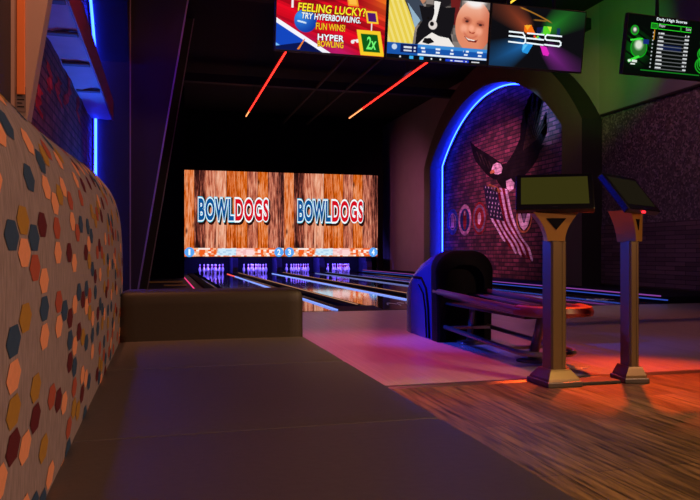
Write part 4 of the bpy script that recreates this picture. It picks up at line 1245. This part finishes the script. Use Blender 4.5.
# ------------------------------------------------------------------ kiosks
def kiosk(x, y, phi, tilt, label, sw=.50, cw=.056, cd=.062, crot=0.0, bw=.125, bd=.135, nw=.105, nsh=0.0, glow='kiosk_screen'):
    t = thing('scoring_kiosk', label, 'kiosk', (x, y, 0), 'bowling scoring kiosks')
    B = lambda mb, n, m, **k: mb.build(n, m, t, world=False, **k)
    b = MB(); b.box(-bw, bw, -bd, bd, 0, .035, bev=.006); CR = Matrix.Rotation(crot, 4, 'Z'); B(b, 'base_plate', M['steel_dark'], matrix=CR)
    b = MB()
    def sq(h, z):
        f = (h-.056)/.062; hx = cw+.008+(bw-.02-cw)*f; hy = cd+.008+(bd-.02-cd)*f
        return [(-hx, -hy, z), (hx, -hy, z), (hx, hy, z), (-hx, hy, z)]
    b.loft([sq(.118, .035), sq(.112, .05), sq(.072, .095), sq(.062, .105)], smooth=False); B(b, 'base_skirt', M['steel'], matrix=CR)
    b = MB()
    hw = .056
    c = .012
    octo = lambda z: [(-cw+c, -cd, z), (cw-c, -cd, z), (cw, -cd+c, z), (cw, cd-c, z), (cw-c, cd, z), (-cw+c, cd, z), (-cw, cd-c, z), (-cw, -cd+c, z)]
    b.loft([octo(.10), octo(.93)], smooth=False)
    b.box(cw*.35, cw*.65, -cd-.003, -cd, .11, .925)
    B(b, 'column', M['steel'], matrix=CR)
    b = MB(); b.box(-cw+.002, cw-.002, -cd+.002, cd-.002, .928, .934); B(b, 'column_joint', M['black'], matrix=CR)
    # flared neck, turned with the screen
    rz = Matrix.Rotation(phi, 4, 'Z')
    b = MB()
    secs = []
    for k in range(9):
        f = k/8
        z = .932+.205*f
        w = cw+nw*f**1.9; q_ = nsh*f**2
        d0 = -cd-.004*f; d1 = cd+.02*f
        secs.append([(-w+q_, d0, z), (w+q_, d0, z), (w+q_, d1, z), (-w+q_, d1, z)])
    b.loft(secs, smooth=False)
    B(b, 'neck', M['gold_steel'], matrix=Matrix.Rotation(crot+(phi-crot)*.7, 4, 'Z'))
    b = MB(); b.prism([(-.6*nw+nsh*.6, -cd-.007, 1.08), (.6*nw+nsh*.6, -cd-.007, 1.08), (nsh*.3, -cd-.006, 1.005)], (0, .012, 0)); B(b, 'neck_badge', M['black_gloss'], matrix=Matrix.Rotation(crot+(phi-crot)*.7, 4, 'Z'))
    # tilted screen
    sh = .304
    mt = rz @ Matrix.Translation((0, .0, 1.245)) @ Matrix.Rotation(-tilt, 4, 'X')
    b = MB(); b.box(-sw/2, sw/2, -.024, .024, -sh/2, sh/2, bev=.008, seg=3); B(b, 'screen_casing', M['black_gloss'], matrix=mt)
    b = MB(); b.box(-sw/2+.034, sw/2-.034, -.0255, -.024, -sh/2+.042, sh/2-.030); B(b, 'display', M[glow], matrix=mt)
    b = MB(); b.box(-.018, .018, -.0256, -.0242, -sh/2+.015, -sh/2+.021); B(b, 'status_mark', M['chrome'], matrix=mt)
    b = MB(); b.box(-.12, .12, .022, .06, -.10, .08, bev=.01); B(b, 'screen_mount', M['steel_dark'], matrix=mt)
    return t
k1 = kiosk(2.477, 4.075, R(-28.7), R(36.6), 'left scoring kiosk with wide screen turned towards the sofa', sw=.49)
k2 = kiosk(3.025, 4.045, R(30.6), R(37.1), 'right scoring kiosk with screen turned away to the right', sw=.513, cw=.034, cd=.072, crot=R(-10), bw=.085, bd=.11, nw=.034, nsh=-.035, glow='kiosk_screen_dim')
b = MB(); b.box(-.012, .012, -.008, .008, -.008, .008, bev=.004)
o = b.build('status_lamp', emis('kiosk_red_lamp', (1, .02, .03), 3), k2, world=False, matrix=Matrix.Translation((.03, -.105, 1.125)))
b = MB(); b.box(2.612, 2.905, 3.97, 4.12, 0, .022, bev=.005)
tag(b.build('cable_cover', M['rubber']), 'flat black cable cover on floor joining the two kiosk bases', 'cable cover')

# ------------------------------------------------------------------ lights
def area(name, loc, target, size, power, col, sy=None, spread=None):
    l = bpy.data.lights.new(name, 'AREA'); l.energy = power; l.color = col
    l.shape = 'RECTANGLE'; l.size = size; l.size_y = sy or size
    if spread: l.spread = R(spread)
    o = bpy.data.objects.new(name, l); COL.objects.link(o); o.location = loc
    o.rotation_euler = (Vector(target)-Vector(loc)).to_track_quat('-Z', 'Y').to_euler()
    return o
def spot(name, loc, target, power, col, ang=40, blend=.6, r=.05):
    l = bpy.data.lights.new(name, 'SPOT'); l.energy = power; l.color = col; l.spot_size = R(ang); l.spot_blend = blend; l.shadow_soft_size = r
    o = bpy.data.objects.new(name, l); COL.objects.link(o); o.location = loc
    o.rotation_euler = (Vector(target)-Vector(loc)).to_track_quat('-Z', 'Y').to_euler()
    return o
# warm house light over the seating
area('house_light', (4.6, -1.6, 3.0), (.0, 1.2, .7), .8, 165, (1, .53, .35))
spot('pillar_downlight', (-.35, 2.6, 4.2), (-.62, 3.42, 2.2), 230, (1, .36, .18), 60, .8)
# kiosk / wood floor wash
spot('kiosk_downlight', (4.4, .3, 4.8), (2.2, 2.75, .0), 1250, (1, .60, .24), 42, .9, .1)
spot('hood_red_glint_spot', (2.3, 10.0, 5.4), (2.7, 6.8, .8), 260, (1, .02, .02), 9, .9, .12)  # added spot, stands in for red reflections on the hood top
spot('hood_green_glint_spot', (3.2, 9.6, 5.4), (2.98, 6.5, .85), 200, (.1, 1, .05), 7, .9, .12)  # added spot, stands in for green reflections on the hood top
# coloured stage lights over the approach, with added blue and green spots
spot('magenta_stage_light', (2.0, 6.9, 5.9), (1.6, 5.5, 0), 1450, (1, .07, .24), 48, 1, .1)
spot('red_stage_light', (4.4, 6.2, 3.6), (3.25, 4.1, 0), 2000, (1, .075, .004), 29, .9, .1)
spot('amber_stage_light', (6.2, 7.2, 5.9), (5.4, 6.8, 0), 260, (1, .34, .2), 70, .9, .1)
spot('blue_stage_light', (-.2, 7.2, 2.6), (2.55, 6.3, .42), 1100, (.02, .07, 1), 27, .8, .1)
spot('blue_kiosk_fill', (-.2, 8.2, 2.4), (2.72, 4.05, .80), 1700, (.02, .06, 1), 12, .8, .1)  # added spot putting blue LED light on the kiosks' left faces
spot('blue_floor_glint_spot', (2.6, 6.6, 5.0), (1.72, 3.1, 0), 260, (.06, .22, 1), 13, .9, .1)  # added spot, stands in for a blue reflection on the planks
spot('green_strip_glint_spot', (1.6, 6.0, 5.6), (1.65, 4.22, 0), 220, (.2, 1, .06), 7, .9, .03)  # added narrow spot, stands in for a green reflection on the transition strip
# green wash on upper right wall, violet on the wallpaper, plum on far wall
spot('green_wall_light', (6.8, 10.6, 4.4), (9.4, 13.2, 5.3), 230, (.10, 1, .05), 66, .9, .1)
spot('violet_wall_light', (7.0, 8.6, 5.8), (9.46, 11.6, 2.2), 230, (.90, .36, .46), 66, .9, .1)
spot('olive_arch_light', (6.0, 11.0, 5.5), (8.95, 14.0, 4.4), 230, (.85, .60, .16), 40, .9, .1)
spot('plum_wall_light', (4.6, 23.0, 3.4), (9.46, 26.0, 2.0), 560, (1, .22, .45), 80, 1, .1)
spot('mural_light', (5.4, 17.5, 5.9), (9.46, 18.9, 2.4), 1250, (1, .30, .58), 62, .9, .1)
spot('mural_top_light', (7.2, 16.0, 4.6), (9.46, 15.8, 4.3), 460, (.25, .48, 1), 38, .9, .1)
spot('fin_light', (3.5, 9.0, 5.8), (-.2, 11.8, 3.5), 130, (1, .06, .16), 50, .9, .1)
spot('brick_red_light', (1.8, 5.0, 5.4), (-1.0, 6.2, 2.2), 200, (1, .05, .10), 45, .9, .1)
spot('canopy_fill', (-.66, 10.9, .85), (-.90, 8.6, 2.9), 260, (.03, .14, 1), 66, .9, .03)  # added blue spot, hidden behind the sofa, brightens the canopy underside
spot('lane_end_fill', (5.0, 8.6, 5.9), (5.6, 11.2, 0), 420, (1, .75, .8), 66, 1, .1)  # added spot to brighten the white lane marks
spot('mauve_approach_fill', (2.6, 8.6, 5.9), (2.2, 8.4, 0), 420, (1, .34, .50), 52, .9, .1)  # added soft fill to lift the far approach
# ultraviolet bars above the pins behind the mask, plus an added front fill
for cx in CEN:
    area('pin_deck_light', (cx, 28.24, .74), (cx, 28.9, .10), 1.0, 46, (.14, .09, 1), sy=.04)
    area('pin_front_fill', (cx, 27.96, 1.0), (cx, 28.5, .15), 1.0, 14, (.30, .14, 1), sy=.03, spread=70)  # added fill in front of the mask to brighten the pins

w = bpy.data.worlds.new('world'); S.world = w; w.use_nodes = True
w.node_tree.nodes['Background'].inputs['Color'].default_value = (.01, .008, .02, 1)
w.node_tree.nodes['Background'].inputs['Strength'].default_value = .3

S.view_settings.view_transform = 'Standard'
S.view_settings.look = 'None'
S.view_settings.gamma = 1.0
S.view_settings.use_curve_mapping = False
S.view_settings.exposure = 0.0
